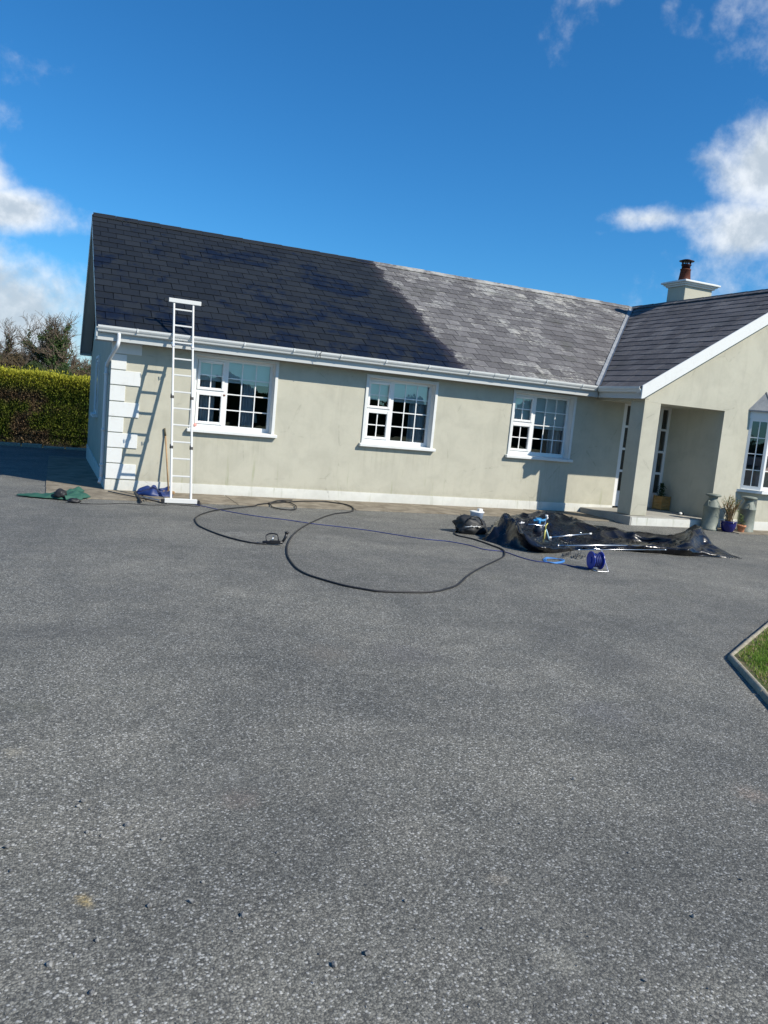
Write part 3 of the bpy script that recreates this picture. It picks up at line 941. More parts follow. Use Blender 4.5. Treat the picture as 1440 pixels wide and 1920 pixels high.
def slate_mesh(w_, L_, tone, chip=0):
    """a slate lying in its own frame: x across, y up the slope, z out"""
    r_ = random.Random(int(w_ * 1000) * 7 + chip)
    j = [r_.uniform(-.002, .002) for _ in range(6)]
    lo = [(-w_ / 2 + .0045, 0 + j[0]), (-w_ / 6, j[1] - .001), (w_ / 6, j[2] - .001), (w_ / 2 - .0045, 0 + j[3])]
    vs = [(x, y, ST + .010) for x, y in lo] + [(w_ / 2 - .0045, L_, ST - .003), (-w_ / 2 + .0045, L_, ST - .003)]
    vb = [(x, y, z - ST) for x, y, z in vs]
    me = bpy.data.meshes.new('slate')
    f = [(0, 1, 2, 3, 4, 5), (11, 10, 9, 8, 7, 6)] + [(i, i + 6, (i + 1) % 6 + 6, (i + 1) % 6) for i in range(6)]
    me.from_pydata(vs + vb, [], f)
    a = me.attributes.new('tone', 'FLOAT', 'POINT')
    a.data.foreach_set('value', [tone] * 12)
    me.materials.append(M['slate'])
    return me


SH = {}
for q in range(14): SH[q] = slate_mesh(SW, SL, (q + .5) / 14, q)


def slates(parent, frame, L, u_lo, u_hi, clip_sign, near):
    """frame(u, s) -> point on the slope plane ; axes taken from it"""
    o0 = Vector(frame(0, 0)); eu = Vector(frame(1, 0)) - o0; ev = (Vector(frame(0, 1)) - o0); ez = eu.cross(ev)
    if ez.z < 0: ez = -ez
    rows = int(L / EXPO) + 1
    cand = []
    for r_ in range(rows):
        s0 = r_ * EXPO
        s1 = min(s0 + SL, L)
        uu = u_lo - (SW / 2 if r_ % 2 else 0)
        while uu < u_hi:
            a, c = max(uu, u_lo), min(uu + SW, u_hi)
            uu += SW
            if c - a < .04: continue
            corners = [Vector(frame(a, s0)), Vector(frame(c, s0)), Vector(frame(c, s1)), Vector(frame(a, s1))]
            ds = [(p - Vector((WX, EY, 0))).dot(vn) * clip_sign for p in corners]
            if max(ds) <= 0.0: continue
            full = min(ds) > 0 and c - a > SW - .001 and s1 - s0 > SL - .01
            pr = []
            for p in (corners[0], corners[1], Vector(frame(c, min(s0 + EXPO, L))), Vector(frame(a, min(s0 + EXPO, L)))):
                d = p - CAM
                z = d.dot(fwd)
                pr.append((720 + FPX * d.dot(right) / z, 960 - FPX * d.dot(up) / z))
            ar = abs(sum(pr[i][0] * pr[(i + 1) % 4][1] - pr[(i + 1) % 4][0] * pr[i][1] for i in range(4))) / 2
            if not any(-30 < p[0] < 1470 for p in pr): ar = 0
            cand.append((ar, full, a, c, s0, s1))
    cand.sort(key=lambda t: -t[0])
    sing = 0
    bm = bmesh.new()
    lay = bm.verts.layers.float.new('tone')
    for ar, full, a, c, s0, s1 in cand:
        tone = rnd.random()
        dz_ = rnd.uniform(0, .0035)
        base = Vector(frame((a + c) / 2, s0)) + ez * (dz_ - .018)
        rot = Matrix((eu, ev.normalized(), ez)).transposed().to_4x4() @ Matrix.Rotation(rnd.gauss(0, .006), 4, 'Z')
        mw = Matrix.Translation(base + eu * rnd.uniform(-.002, .002) + ev * rnd.uniform(-.004, .004)) @ rot
        if full and sing < near:
            o = bpy.data.objects.new('slate', SH[int(tone * 13.99)])
            COL.objects.link(o)
            o.parent = parent
            o.matrix_world = mw
            sing += 1
        else:
            me = slate_mesh(c - a, s1 - s0, tone, int(tone * 100))
            me.transform(mw)
            n0 = len(bm.verts)
            bm.from_mesh(me)
            bpy.data.meshes.remove(me)
    pl = Vector((WX, EY, 0))
    bmesh.ops.bisect_plane(bm, geom=bm.verts[:] + bm.edges[:] + bm.faces[:], plane_co=pl, plane_no=-vn * clip_sign, clear_outer=True)
    me = bpy.data.meshes.new('slates')
    bm.to_mesh(me); bm.free()
    me.materials.append(M['slate'])
    o = bpy.data.objects.new('slates', me)
    COL.objects.link(o); o.parent = parent
    o['kind'] = 'stuff'


cm = math.hypot(1, KM)
slates(roof, lambda u, s: (u, EY - .02 + s / cm, EZ - .02 * KM + s / cm * KM), (RY - EY + .02) * cm, GX - .03, XR, 1, 300)
cw = math.hypot(1, KW)
slates(wroof, lambda u, s: (WX - .02 + s / cw, u, EZ - .02 * KW + s / cw * KW), (XR - WX + .02) * cw, WFY + .0, RY + .1, -1, 300)

# valley lead
b = MB()
n = 30
for i in range(n):
    t0_, t1_ = i / n, (i + 1) / n
    for sg, wdt in ((1, .062), (-1, .045)):
        p0 = Vector((WX - .03, EY - .03, 0)).lerp(Vector((XR, RY, 0)), t0_); p1 = Vector((WX - .03, EY - .03, 0)).lerp(Vector((XR, RY, 0)), t1_)
        q0 = p0 + vn * sg * wdt; q1 = p1 + vn * sg * wdt
        fz = (lambda p: EZ + KM * (p.y - EY)) if sg == 1 else (lambda p: EZ + KW * (p.x - WX))
        wv = .003 * math.sin(i * 1.7)
        pts = [(p0.x, p0.y, fz(p0) + .012), (p1.x, p1.y, fz(p1) + .012), (q1.x, q1.y, fz(q1) + .022 + wv), (q0.x, q0.y, fz(q0) + .022 + wv)]
        b.face(pts if sg == -1 else pts[::-1], True)
b.build('valley_lead', M['lead'], house)

# ridge tiles
def ridge_mesh():
    b = MB()
    t = .014
    w_, h = .13, .075
    for sg in (-1, 1):
        b.prism([(0, 0, h), (0, sg * w_, 0), (0, sg * w_, -t), (0, 0, h - t)], [(.445, 0, h + .006), (.445, sg * w_, .006), (.445, sg * w_, -t + .006), (.445, 0, h - t + .006)])
    b.tube([(0, 0, h), (.445, 0, h + .006)], .014, 8)
    me = bpy.data.meshes.new('ridge_tile')
    me.from_pydata(b.v, [], b.f)
    a = me.attributes.new('tone', 'FLOAT', 'POINT'); a.data.foreach_set('value', [.8] * len(b.v))
    me.materials.append(M['slate'])
    return me


rm = ridge_mesh()
x = GX
while x < XR - .2:
    o = bpy.data.objects.new('ridge_tile', rm); COL.objects.link(o); o.parent = roof
    o.location = (x, RY, RZ - .055 + rnd.uniform(-.004, .004)); x += .45
y = RY + .05
o_y = []
while y > WFY + .1:
    o = bpy.data.objects.new('ridge_tile', rm); COL.objects.link(o); o.parent = wroof
    o.location = (XR, y, RZ - .055 + rnd.uniform(-.004, .004)); o.rotation_euler = (0, 0, R(-90)); y -= .45
# mortar bedding under the ridge
b = MB()
b.box(GX + .02, XR, RY - .10, RY + .10, RZ - .075, RZ - .045)
b.build('ridge_mortar', m_concrete('mortar', (0.45, 0.44, 0.41), (0.55, 0.54, 0.5), 8), roof)

# chimney
cx0, cx1, cy0, cy1 = 14.02, 14.93, 2.46, 3.10
b = MB(); b.box(cx0, cx1, cy0, cy1, 4.6, 5.722); ch = bevel(b.build('chimney', M['wall'], house), .01, 1)
b = MB()
for (g, za, zb) in ((.045, 5.722, 5.765), (.09, 5.765, 5.805), (.14, 5.805, 5.850), (.10, 5.850, 5.865)):
    b.box(cx0 - g, cx1 + g, cy0 - g, cy1 + g, za, zb)
bevel(b.build('chimney_cap', M['quoin'], ch), .008, 1)
pc_ = (14.10, 2.62, 5.865)
b = MB(); b.lathe([(.155, 0), (.150, .04), (.125, .26), (.135, .265), (.135, .295), (.12, .30)], pc_, 24); b.build('chimney_pot', M['terra'], ch)
b = MB()
b.lathe([(.105, .30), (.112, .38), (.135, .40), (.112, .42)], pc_, 20)
for q in range(6):
    a = q * math.pi / 3
    b.tube([(pc_[0] + .105 * math.cos(a), pc_[1] + .105 * math.sin(a), pc_[2] + .40), (pc_[0] + .115 * math.cos(a), pc_[1] + .115 * math.sin(a), pc_[2] + .51)], .012, 6)
b.lathe([(.185, .49), (.19, .50), (.09, .535), (.02, .545)], pc_, 24)
b.build('chimney_cowl', M['cowl'], ch)
b = MB(); b.lathe([(.11, 0), (.12, .02), (.10, .04), (.02, .045)], (14.55, 2.8, 5.865), 16); b.build('vent_cap', M['cowl'], ch)

# ------------------------------------------------------------------ ladder
def ladp(z, x=0.0, off=0.0):
    return Vector((x, -1.30 + .322 * z + off, z))


lad = thing('ladder', (1.07, -1.30, 0), 'white aluminium ladder leaning over the gutter onto the dark roof', 'ladder')
T = at(lad)
for x in (.916, 1.23):
    b = MB(T)
    a0, a1 = ladp(0.02, x), ladp(3.30, x)
    def cs(p, hw, hd): return [(p.x - hw, p.y - hd, p.z + .0), (p.x + hw, p.y - hd, p.z), (p.x + hw, p.y + hd, p.z - .01), (p.x - hw, p.y + hd, p.z - .01)]
    b.prism(cs(a0, .0165, .028), cs(a1, .015, .026))
    st = bevel(b.build('stile', M['alu'], lad), .006, 1)
    for z in (.86, 1.66, 2.50):
        c = MB(T); p = ladp(z, x)
        c.prism(cs(p, .021, .032), cs(ladp(z + .045, x), .021, .032))
        c.tube([(p.x - .03, p.y - .035, p.z + .0), (p.x - .03, p.y - .045, p.z + .07)], .010, 6)
        bevel(c.build('locking_clip', M['black'] if z < 2 else M['steel'], st), .004, 1)
for z in (3.119, 2.852, 2.572, 2.303, 2.039, 1.767, 1.5, 1.236, .967, .703, .429):
    b = MB(T)
    p = ladp(z)
    b.box(.93, 1.216, p.y - .015, p.y + .015, z - .013, z + .013)
    bevel(b.build('rung', M['alu'], lad), .004, 1)
b = MB(T); p = ladp(.0)
b.box(.81, 1.325, p.y - .045, p.y + .03, .012, .085); bar = bevel(b.build('stabiliser_bar', M['alu'], lad), .006, 1)
for xx in (.79, 1.345):
    b = MB(T); b.box(xx - .022, xx + .022, p.y - .05, p.y + .035, .0, .07); bevel(b.build('rubber_foot', M['rubber'], bar), .006, 1)
b = MB(T); p = ladp(3.27)
b.box(.825, 1.355, p.y - .055, p.y - .03, 3.225, 3.295); tb = bevel(b.build('stand_off_bar', M['alu'], lad), .006, 1)
for xx in (.785, 1.385):
    b = MB(T); b.box(xx - .035, xx + .035, p.y - .05, p.y - .01, 3.225, 3.285); bevel(b.build('end_cap', M['black'], tb), .008, 1)

# ------------------------------------------------------------------ hoses and cords
def cable(pxs, rad, h=None):
    pts = [G(a, c, rad) for a, c in pxs]
    out = cr(pts, 7)
    for q in out:
        q.x += .006 * noise.noise(q * 3.0); q.z = rad * 1.05 + (.008 + .008 * noise.noise(q * 2.0) if h else 0) + max(0, .018 if (-1.22 < q.y and q.x < 9.7) else 0)
    return out


hose_px = [(499, 1020), (468, 1017), (430, 1008), (395, 996), (373, 985), (366, 975), (373, 966), (400, 957.6), (430, 953.5), (470, 949.5), (500, 946), (540, 943), (573, 941.5), (605, 942), (622, 943.7), (645, 947), (657, 950.6), (663, 956), (655, 960), (622, 964.5), (587, 978), (562, 992), (548, 1005), (539, 1022), (538.5, 1037), (545, 1052), (556, 1065), (572, 1075), (594, 1083), (643, 1097), (680, 1104), (712, 1108.6), (782, 1110.5), (817, 1108.6), (840, 1103), (855, 1098), (868, 1088), (879, 1078), (895, 1068), (908, 1061), (937, 1047.6), (946, 1041), (943, 1031), (924, 1023), (889, 1011), (862, 1005), (853, 1001), (855, 996), (866, 994)]
b = MB(); b.tube(cable(hose_px, .0105), .0105, 8)
tag(b.build('hose', M['rubber'], None), 'thick black pressure hose looping in a wide curve across the asphalt', 'hose')
b = MB(); b.tube(cable([(503, 946), (520, 942.5), (540, 944.5), (553, 950), (555, 955), (543, 957), (522, 955), (509, 950), (507, 946), (516, 942.5), (530, 940.5), (548, 940)], .010, 1), .010, 8)
tag(b.build('hose', M['rubber'], None), 'small coiled end of black hose lying by the path edge', 'hose')
blue_cord = mat('blue_cord', (0.03, 0.045, 0.20), 0.5)
b = MB(); b.tube(cable([(366, 946), (385, 950), (421, 957.6), (480, 967.5), (540, 975), (587.5, 982), (640, 988), (692, 994.5), (745, 1003), (799, 1011), (840, 1015), (879, 1022), (908, 1030), (935, 1033), (951, 1036), (976, 1044.7), (1001, 1051.5), (1025, 1054.4), (1056, 1058), (1082, 1063), (1104, 1066)], .006), .006, 6)
tag(b.build('power_cord', blue_cord, None), 'thin blue extension cord running from ladder foot to the blue reel', 'cord')
lb = mat('light_blue_cord', (0.05, 0.20, 0.50), 0.5)
b = MB()
for q in range(3): b.tube(cable([(1018 + q * 3, 1050 + q), (1026, 1046 + q), (1048 + q, 1049.5), (1058, 1054 - q), (1042, 1057 - q), (1026, 1054), (1019, 1051 + q)], .006, 1), .006, 6)
tag(b.build('cord_coil', lb, None), 'bunch of light blue cord beside the cable reel', 'cord')
b = MB()
for q in range(6):
    pts = [G(1058 + q * 7 + rnd.uniform(-6, 6), 1036 + rnd.uniform(-3, 9), .02 + rnd.random() * .03) for _ in range(5)]
    b.tube(cr(pts, 5), .0035, 5)
tag(b.build('wire_tangle', M['black'], None), 'tangle of thin black wire between plastic sheet and blue reel', 'wire')

# pressure gun
gp = G(510, 1022)
gun = thing('spray_gun', gp, 'black trigger spray gun on the asphalt at the hose end', 'spray gun', rz=R(-14))
b = MB(); b.tube([(-.12, 0, .03), (.02, 0, .032), (.13, .0, .04)], [.017, .022, .018], 10); b.box(-.03, .10, -.022, .022, .02, .062)
bevel(b.build('body', M['black'], gun), .004, 1)
b = MB(); b.tube(cr([(-.07, 0, .045), (-.075, .04, .11), (-.02, .05, .135), (.06, .04, .125), (.075, .02, .06)], 4), .009, 8); b.build('trigger_guard', M['black'], gun)
b = MB(); b.tube([(0, 0, .05), (.01, .03, .11)], .007, 6); b.build('trigger', M['steel'], gun)
b = MB(); b.tube([(.12, 0, .04), (.155, .01, .10), (.17, .02, .155)], [.014, .018, .02], 8); b.lathe([(.022, 0), (.028, .02), (.018, .03)], (.17, .02, .15), 10); b.build('handle', M['black'], gun)

# cable reel
rp = G(1116, 1069)
reel = thing('cable_reel', rp, 'blue plastic extension cable reel standing on the asphalt', 'cable reel', rz=R(-10))
bluep = mat('blue_plastic', (0.012, 0.035, 0.33), 0.3)
def xdisc(b, x, r, t, n=28, zc=.15, hole=0):
    prof = [(r * .25, 0), (r * .9, 0), (r, t * .3), (r, t * .7), (r * .9, t), (r * .25, t)]
    rings = [[(x + q[1], q[0] * math.cos(2 * math.pi * k_ / n), zc + q[0] * math.sin(2 * math.pi * k_ / n)) for k_ in range(n)] for q in prof]
    for i in range(len(rings) - 1):
        for k_ in range(n): b.face([rings[i][k_], rings[i + 1][k_], rings[i + 1][(k_ + 1) % n], rings[i][(k_ + 1) % n]], True)
    b.face(rings[0]); b.face(rings[-1][::-1])
b = MB(); xdisc(b, -.10, .135, .018); b.tube([(-.112, 0, .15), (-.10, 0, .15)], .05, 16); b.build('flange', bluep, reel)
b = MB(); xdisc(b, .055, .135, .018); b.tube([(.072, 0, .15), (.09, 0, .15)], .045, 16); b.build('flange', bluep, reel)
b = MB(); b.tube([(-.09, 0, .15), (.065, 0, .15)], .055, 20); b.build('drum', bluep, reel)
b = MB()
cp = []
for i in range(9 * 20):
    a = i / 20 * 2 * math.pi
    cp.append((-.078 + .125 * abs(((i / 85) % 2) - 1), (.085 + .012 * (i // 90)) * math.cos(a), .15 + (.085 + .012 * (i // 90)) * math.sin(a)))
b.tube(cp, .009, 6); b.build('wound_cable', blue_cord, reel)
b = MB()
b.tube(cr([(-.06, -.14, .012), (.12, -.14, .012), (.135, -.13, .03), (.125, -.02, .16), (.115, .06, .25), (.10, .10, .30), (-.02, .10, .31)], 5), .006, 8)
b.tube(cr([(-.06, .12, .012), (.12, .12, .012), (.13, .08, .06), (.122, 0, .17)], 5), .006, 8)
b.tube([(-.06, -.14, .012), (-.06, .12, .012)], .009, 8)
reel.scale = (.86, .86, .86)
b.build('frame', M['steel'], reel)

# ------------------------------------------------------------------ plastic sheet with tools
plast = mat('black_polythene', (0.004, 0.004, 0.007), 0.22, spec=0.5)
k = nm(plast)
bump(k, k.noise(k.pos, 7, 2, 0.5, 1.0), 0.35, 0.03)
k.l.new(k.ramp(k.noise(k.pos, 6, 3), 0.35, 0.7, 0.22, 0.38), k.b.inputs['Roughness'])
COLS = [
    [(903, 1012, 0), (906, 1008, .03), (915, 1000, .05), (925, 985, .10), (930, 980, 0)],
    [(912, 1015, 0), (922, 994, .16), (932, 996, .10), (938, 976, .14), (942, 974, 0)],
    [(930, 1020, 0), (938, 970, .33), (948, 990, .12), (955, 971, .17), (960, 971, 0)],
    [(950, 1025, 0), (950, 965, .38), (964, 990, .12), (972, 966, .19), (978, 969, 0)],
    [(972, 1030, 0), (964, 975, .35), (978, 1000, .08), (990, 964, .22), (995, 968, 0)],
    [(995, 1034, 0), (982, 1000, .24), (993, 1010, .04), (1010, 961, .26), (1014, 968, 0)],
    [(1020, 1037, 0), (1008, 1019, .14), (1020, 1014, .03), (1036, 963, .26), (1042, 970, 0)],
    [(1046, 1037, 0), (1040, 1027, .08), (1055, 1018, .02), (1072, 973, .21), (1078, 980, 0)],
    [(1085, 1031, 0), (1083, 1026, .04), (1098, 1016, .015), (1108, 987, .15), (1114, 992, 0)],
    [(1130, 1030, 0), (1128, 1024, .05), (1138, 1016, .015), (1142, 991, .14), (1148, 994, 0)],
    [(1165, 1033, 0), (1163, 1021, .09), (1168, 1014, .02), (1175, 997, .13), (1180, 1000, 0)],
    [(1205, 1036, 0), (1203, 1022, .11), (1206, 1016, .02), (1212, 1001, .14), (1216, 1004, 0)],
    [(1245, 1039, 0), (1243, 1026, .10), (1250, 1020, .04), (1256, 1006, .14), (1260, 1009, 0)],
    [(1275, 1042, 0), (1270, 1028, .11), (1280, 1016, .14), (1282, 999, .21), (1286, 1004, 0)],
    [(1298, 1043, 0), (1290, 1032, .10), (1298, 1010, .22), (1308, 986, .34), (1312, 998, 0)],
    [(1320, 1044, 0), (1316, 1035, .07), (1318, 1024, .10), (1322, 1004, .23), (1328, 1014, 0)],
    [(1345, 1045.5, 0), (1343, 1040, .04), (1340, 1034, .05), (1338, 1024, .10), (1342, 1030, 0)],
    [(1372, 1047, 0), (1372, 1044, .015), (1368, 1042, .01), (1362, 1036, .04), (1364, 1039, 0)],
    [(1391, 1048, 0), (1391, 1047.6, .004), (1390, 1047, .004), (1388, 1046, .004), (1388, 1045.8, 0)],
]
cols = [cr([G(*p) for p in c], 11) for c in COLS]
NV = len(cols[0])
rows_ = [cr([c[j] for c in cols], 11) for j in range(NV)]
NU = len(rows_[0])
b = MB()
def crum(p, e):
    """sharp folds running roughly along and across the heap"""
    q = Vector(p)
    a = Vector((q.x * 2.2 + q.y * 1.1, q.y * 3.6 - q.x * .6, q.z * 3))
    f1 = 1 - abs(noise.noise(a)) * 3.2
    c_ = Vector((q.x * 4.5, q.y * 2.5 + q.x * 1.5, q.z * 3 + 7))
    f2 = 1 - abs(noise.noise(c_)) * 3.0
    q.z = max(.004, q.z + e * (.042 * f1 + .010 * f2 - .018))
    q.y += e * .03 * noise.noise(q * 3 + Vector((3, 3, 3)))
    q.x += e * .03 * noise.noise(q * 3 + Vector((9, 1, 3)))
    return q
pts = [[crum(rows_[j][i], min(1, j / 3, (NV - 1 - j) / 3) * min(1, (NU - 1 - i) / 25)) for i in range(NU)] for j in range(NV)]
for j in range(NV - 1):
    for i in range(NU - 1):
        b.face([pts[j][i], pts[j][i + 1], pts[j + 1][i + 1], pts[j + 1][i]], True)
sh = b.build('plastic_sheet', plast, None)
bm = bmesh.new(); bm.from_mesh(sh.data); bmesh.ops.remove_doubles(bm, verts=bm.verts, dist=.0005); bm.to_mesh(sh.data); bm.free()
for p_ in sh.data.polygons: p_.use_smooth = True
sm_ = sh.modifiers.new('thickness', 'SOLIDIFY'); sm_.thickness = .004
tag(sh, 'crumpled black polythene sheet heaped on the asphalt with tools on it', 'sheet')


def blob(name, c, rx, ry, rz_, m, amp=.12, fr=6.0, seed=0, flat=0.0, parent=None, sub=4, rotz=0):
    bm = bmesh.new()
    bmesh.ops.create_icosphere(bm, subdivisions=sub, radius=1)
    for v_ in bm.verts:
        p = v_.co.copy()
        d = 1 + amp * noise.fractal(p * fr * .3 + Vector((seed, 0, 0)), 1.0, 2.0, 3)
        p = Vector((p.x * rx * d, p.y * ry * d, p.z * rz_ * d))
        if p.z < -rz_ * .6: p.z = -rz_ * .6
        v_.co = Matrix.Rotation(rotz, 3, 'Z') @ p
    me = bpy.data.meshes.new(name)
    bm.to_mesh(me); bm.free()
    for f_ in me.polygons: f_.use_smooth = True
    me.materials.append(m)
    o = bpy.data.objects.new(name, me); COL.objects.link(o)
    if parent is not None:
        o.parent = parent
    o.location = c
    return o


bagp = G(893, 1004)
bag = thing('tool_bag', bagp + Vector((0.0, .22, 0)), 'rounded black holdall with white stripes left of the plastic sheet', 'bag')
bagm = mat('black_canvas', (0.018, 0.020, 0.022), 0.6)
blob('bag_body', (0.0, 0, .10), .28, .19, .16, bagm, .25, 5, 3, parent=bag, sub=4)
blob('bag_body', (-.08, -.0, .20), .17, .13, .09, bagm, .25, 5, 6, parent=bag, sub=3)
b = MB()
for q in ((-.14, 0.03), (-.05, .07)):
    b.tube([(q[0], -.192, .12), (q[0] + .05, -.20, .145), (q[0] + .11, -.19, .12)], .012, 6, flat=.4)
b.tube([(-.19, -.17, .12), (-.12, -.197, .13), (.07, -.198, .135)], .006, 6)
b.build('stripe', M['quoin'], bag)
b = MB(); b.tube(cr([(-.20, -.1, .10), (-.10, -.16, .27), (.05, -.16, .27), (.18, -.12, .10)], 5), .010, 6); b.build('strap', M['black'], bag)

tb_ = thing('tub', G(893, 972, 0) + Vector((0, 0, 0)), 'pale blue and white plastic tub with lid behind the black bag', 'tub')
tubm = mat('pale_blue_plastic', (0.42, 0.52, 0.68), 0.4)
b = MB(); b.lathe([(.11, 0), (.12, .10), (.128, .105), (.13, .125)], (0, 0, 0), 24); b.build('body', tubm, tb_)
b = MB(); b.lathe([(.135, .115), (.135, .132), (.10, .138)], (0, 0, 0), 24); b.box(.02, .09, -.05, .03, .138, .185); b.build('lid', M['white'], tb_)

# tools lying on the sheet
pb = blob('rag', G(979, 985, .10), .075, .05, .05, mat('white_cloth', (0.75, 0.75, 0.75), .8), .5, 8, 9)
tag(pb, 'crumpled white rag lying in the fold of the black sheet', 'rag')
sp = thing('pump_sprayer', G(1008, 1002, .03), 'blue pump sprayer head with white nozzle on the black sheet', 'sprayer')
lbp = mat('sky_blue_plastic', (0.03, 0.22, 0.46), 0.35)
b = MB(); b.lathe([(.07, 0), (.085, .03), (.085, .13), (.05, .17), (.03, .18)], (0, 0, 0), 18); b.build('tank', mat('dark_navy_plastic', (0.02, 0.025, 0.04), 0.35), sp)
b = MB(); b.tube(cr([(-.10, .02, .22), (-.03, .0, .24), (.05, 0, .23), (.12, .01, .24)], 4), [.022] * 13, 8); b.tube([(0, 0, .17), (0, 0, .24)], .03, 10); b.box(-.07, .03, -.02, .03, .245, .27)
bevel(b.build('pump_handle', lbp, sp), .005, 1)
b = MB(); b.tube([(.12, .01, .24), (.15, 0, .28), (.13, 0, .30)], .02, 8); b.lathe([(.02, 0), (.024, .035)], (.13, 0, .29), 10); b.build('nozzle', M['white'], sp)
b = MB(); b.tube(cr([(.12, .0, .22), (.08, -.05, .17), (-.02, -.08, .16), (-.14, -.07, .17), (-.22, -.03, .16)], 5), .010, 8); b.build('lance', M['steel'], sp)
lp = thing('loppers', G(1022, 1011, .03), 'yellow and pale blue handled shears standing open beside the blue sprayer', 'shears')
yel = mat('yellow_plastic', (0.62, 0.56, 0.16), 0.4)
b = MB(); b.tube([(-.035, -.02, .0), (-.02, 0, .10), (-.005, .01, .16)], [.014, .013, .010], 8); b.build('handle', yel, lp)
b = MB(); b.tube([(.055, -.02, .0), (.025, 0, .10), (-.0, .01, .16)], [.014, .013, .010], 8); b.build('handle', mat('pale_blue_grip', (0.30, 0.50, 0.62), .4), lp)
b = MB(); b.tube([(-.005, .01, .15), (-.01, .015, .21), (.03, .02, .25)], [.018, .022, .012], 8, flat=.5); b.build('blade', yel, lp)
dl = thing('drill', G(1003, 999, .03) + Vector((0, -.12, 0)), 'small dark red and black hand drill lying under the sprayer', 'drill')
b = MB(); b.tube([(-.05, 0, .13), (.05, 0, .135)], [.025, .022], 10); b.build('motor', mat('red_plastic', (0.30, 0.03, 0.02), .4), dl)
b = MB(); b.tube([(-.02, 0, .12), (-.03, .01, .03)], .018, 8); b.box(-.06, .0, -.02, .03, .0, .035); bevel(b.build('grip', M['black'], dl), .005, 1)
b = MB(); b.tube([(.05, 0, .135), (.11, 0, .14)], [.01, .006], 8); b.build('chuck', M['steel'], dl)

for (pa, pb_, hh, r_, lab) in [((1046, 1023), (1225, 1023), (.075, .085), .010, 'long silver metal pole across the front of the black sheet'),
                               ((1030, 1008), (1104, 1001), (.05, .13), .011, 'short pale metal pole behind the long silver one'),
                               ((1026, 998), (1085, 999), (.05, .09), .007, 'thin grey rod nearest the back fold of the sheet'),
                               ((1085, 1031), (1245, 1031), (.06, .09), .006, 'thin silver rod along the front edge of the sheet')]:
    a, c = G(*pa, hh[0]), G(*pb_, hh[1])
    root = thing('metal_pole', a, lab, 'pole', 'poles lying on the black sheet')
    b = MB(at(root)); b.tube([a, a.lerp(c, .5) + Vector((0, 0, .004)), c], r_, 10); b.build('tube', M['steel'], root)
    b = MB(at(root)); b.tube([c, c + (c - a).normalized() * .05], r_ * 1.35, 10); b.tube([a - (c - a).normalized() * .02, a + (c - a).normalized() * .03], r_ * 1.5, 10)
    b.build('end_fitting', M['white'] if 'short' in lab else M['steel'], root)

# ------------------------------------------------------------------ things by the left corner
def cloth(name, path, width, hgt, m, seed, parent=None, T=None, lift=.018):
    """lumpy length of cloth lying along a path"""
    P = cr(path, 8)
    b = MB(T)
    nv = 12
    grid = []
    L = len(P)
    for i, p in enumerate(P):
        t = (P[min(i + 1, L - 1)] - P[max(i - 1, 0)]).normalized()
        s = Vector((-t.y, t.x, 0))
        f_ = i / (L - 1)
        wd = width(f_); hg = hgt(f_)
        row = []
        for j in range(nv + 1):
            a = j / nv
            q = p + s * (a - .5) * wd
            z = math.sin(a * math.pi) ** .7 * hg
            z += hg * .9 * noise.noise(Vector((q.x * 9 + seed, q.y * 9, seed))) * math.sin(a * math.pi)
            q = Vector((q.x + .025 * noise.noise(q * 7 + Vector((seed, 0, 0))), q.y + .03 * noise.noise(q * 8 + Vector((0, seed, 0))), lift + max(0, z)))
            row.append(q)
        grid.append(row)
    for i in range(L - 1):
        for j in range(nv): b.face([grid[i][j], grid[i][j + 1], grid[i + 1][j + 1], grid[i + 1][j]], True)
    o = b.build(name, m, parent)
    bm = bmesh.new(); bm.from_mesh(o.data); bmesh.ops.remove_doubles(bm, verts=bm.verts, dist=.0005); bm.normal_update(); bm.to_mesh(o.data); bm.free()
    for p_ in o.data.polygons: p_.use_smooth = True
    s_ = o.modifiers.new('thickness', 'SOLIDIFY'); s_.thickness = .006
    return o


green = mat('green_cloth', (0.018, 0.085, 0.060), 0.75)
coat = thing('jacket', G(100, 936), 'dark green waterproof jacket dropped on the asphalt at the path corner', 'jacket')
T = at(coat)
cloth('body', [G(34, 930), G(60, 932), G(85, 933), G(105, 934), G(125, 935), G(148, 932)], lambda f: .08 + .34 * math.sin(min(1, f * 1.15) * math.pi * .62), lambda f: .02 + .05 * f, green, 2, coat, T)
cloth('sleeve', [G(112, 930), G(126, 929), G(140, 926), G(150, 924)], lambda f: .14, lambda f: .04 + .02 * f, green, 5, coat, T, .03)
cloth('sleeve', [G(120, 938), G(135, 938), G(151, 938)], lambda f: .18, lambda f: .06, green, 8, coat, T)
o = blob('hood', (0, 0, 0), .085, .08, .075, M['rubber'], .3, 6, 4, parent=coat, sub=3); o.location = Vector(T(*G(113, 926, .09)))
o = blob('cuff', (0, 0, 0), .09, .06, .04, M['rubber'], .3, 6, 5, parent=coat, sub=3); o.location = Vector(T(*G(139, 939, .03)))

tarpm = mat('blue_tarp', (0.008, 0.026, 0.12), 0.5)
tp_ = thing('tarp', G(294, 930), 'bundled royal blue tarp at the wall foot beside the ladder', 'tarp')
cloth('fold', [G(266, 928), G(280, 930), G(297, 931), G(316, 931)], lambda f: .30, lambda f: .09 + .03 * math.sin(f * 6), tarpm, 12, tp_, at(tp_))
cloth('fold', [G(278, 924), G(292, 923), G(306, 924), G(318, 925)], lambda f: .20, lambda f: .12, tarpm, 17, tp_, at(tp_), .03)

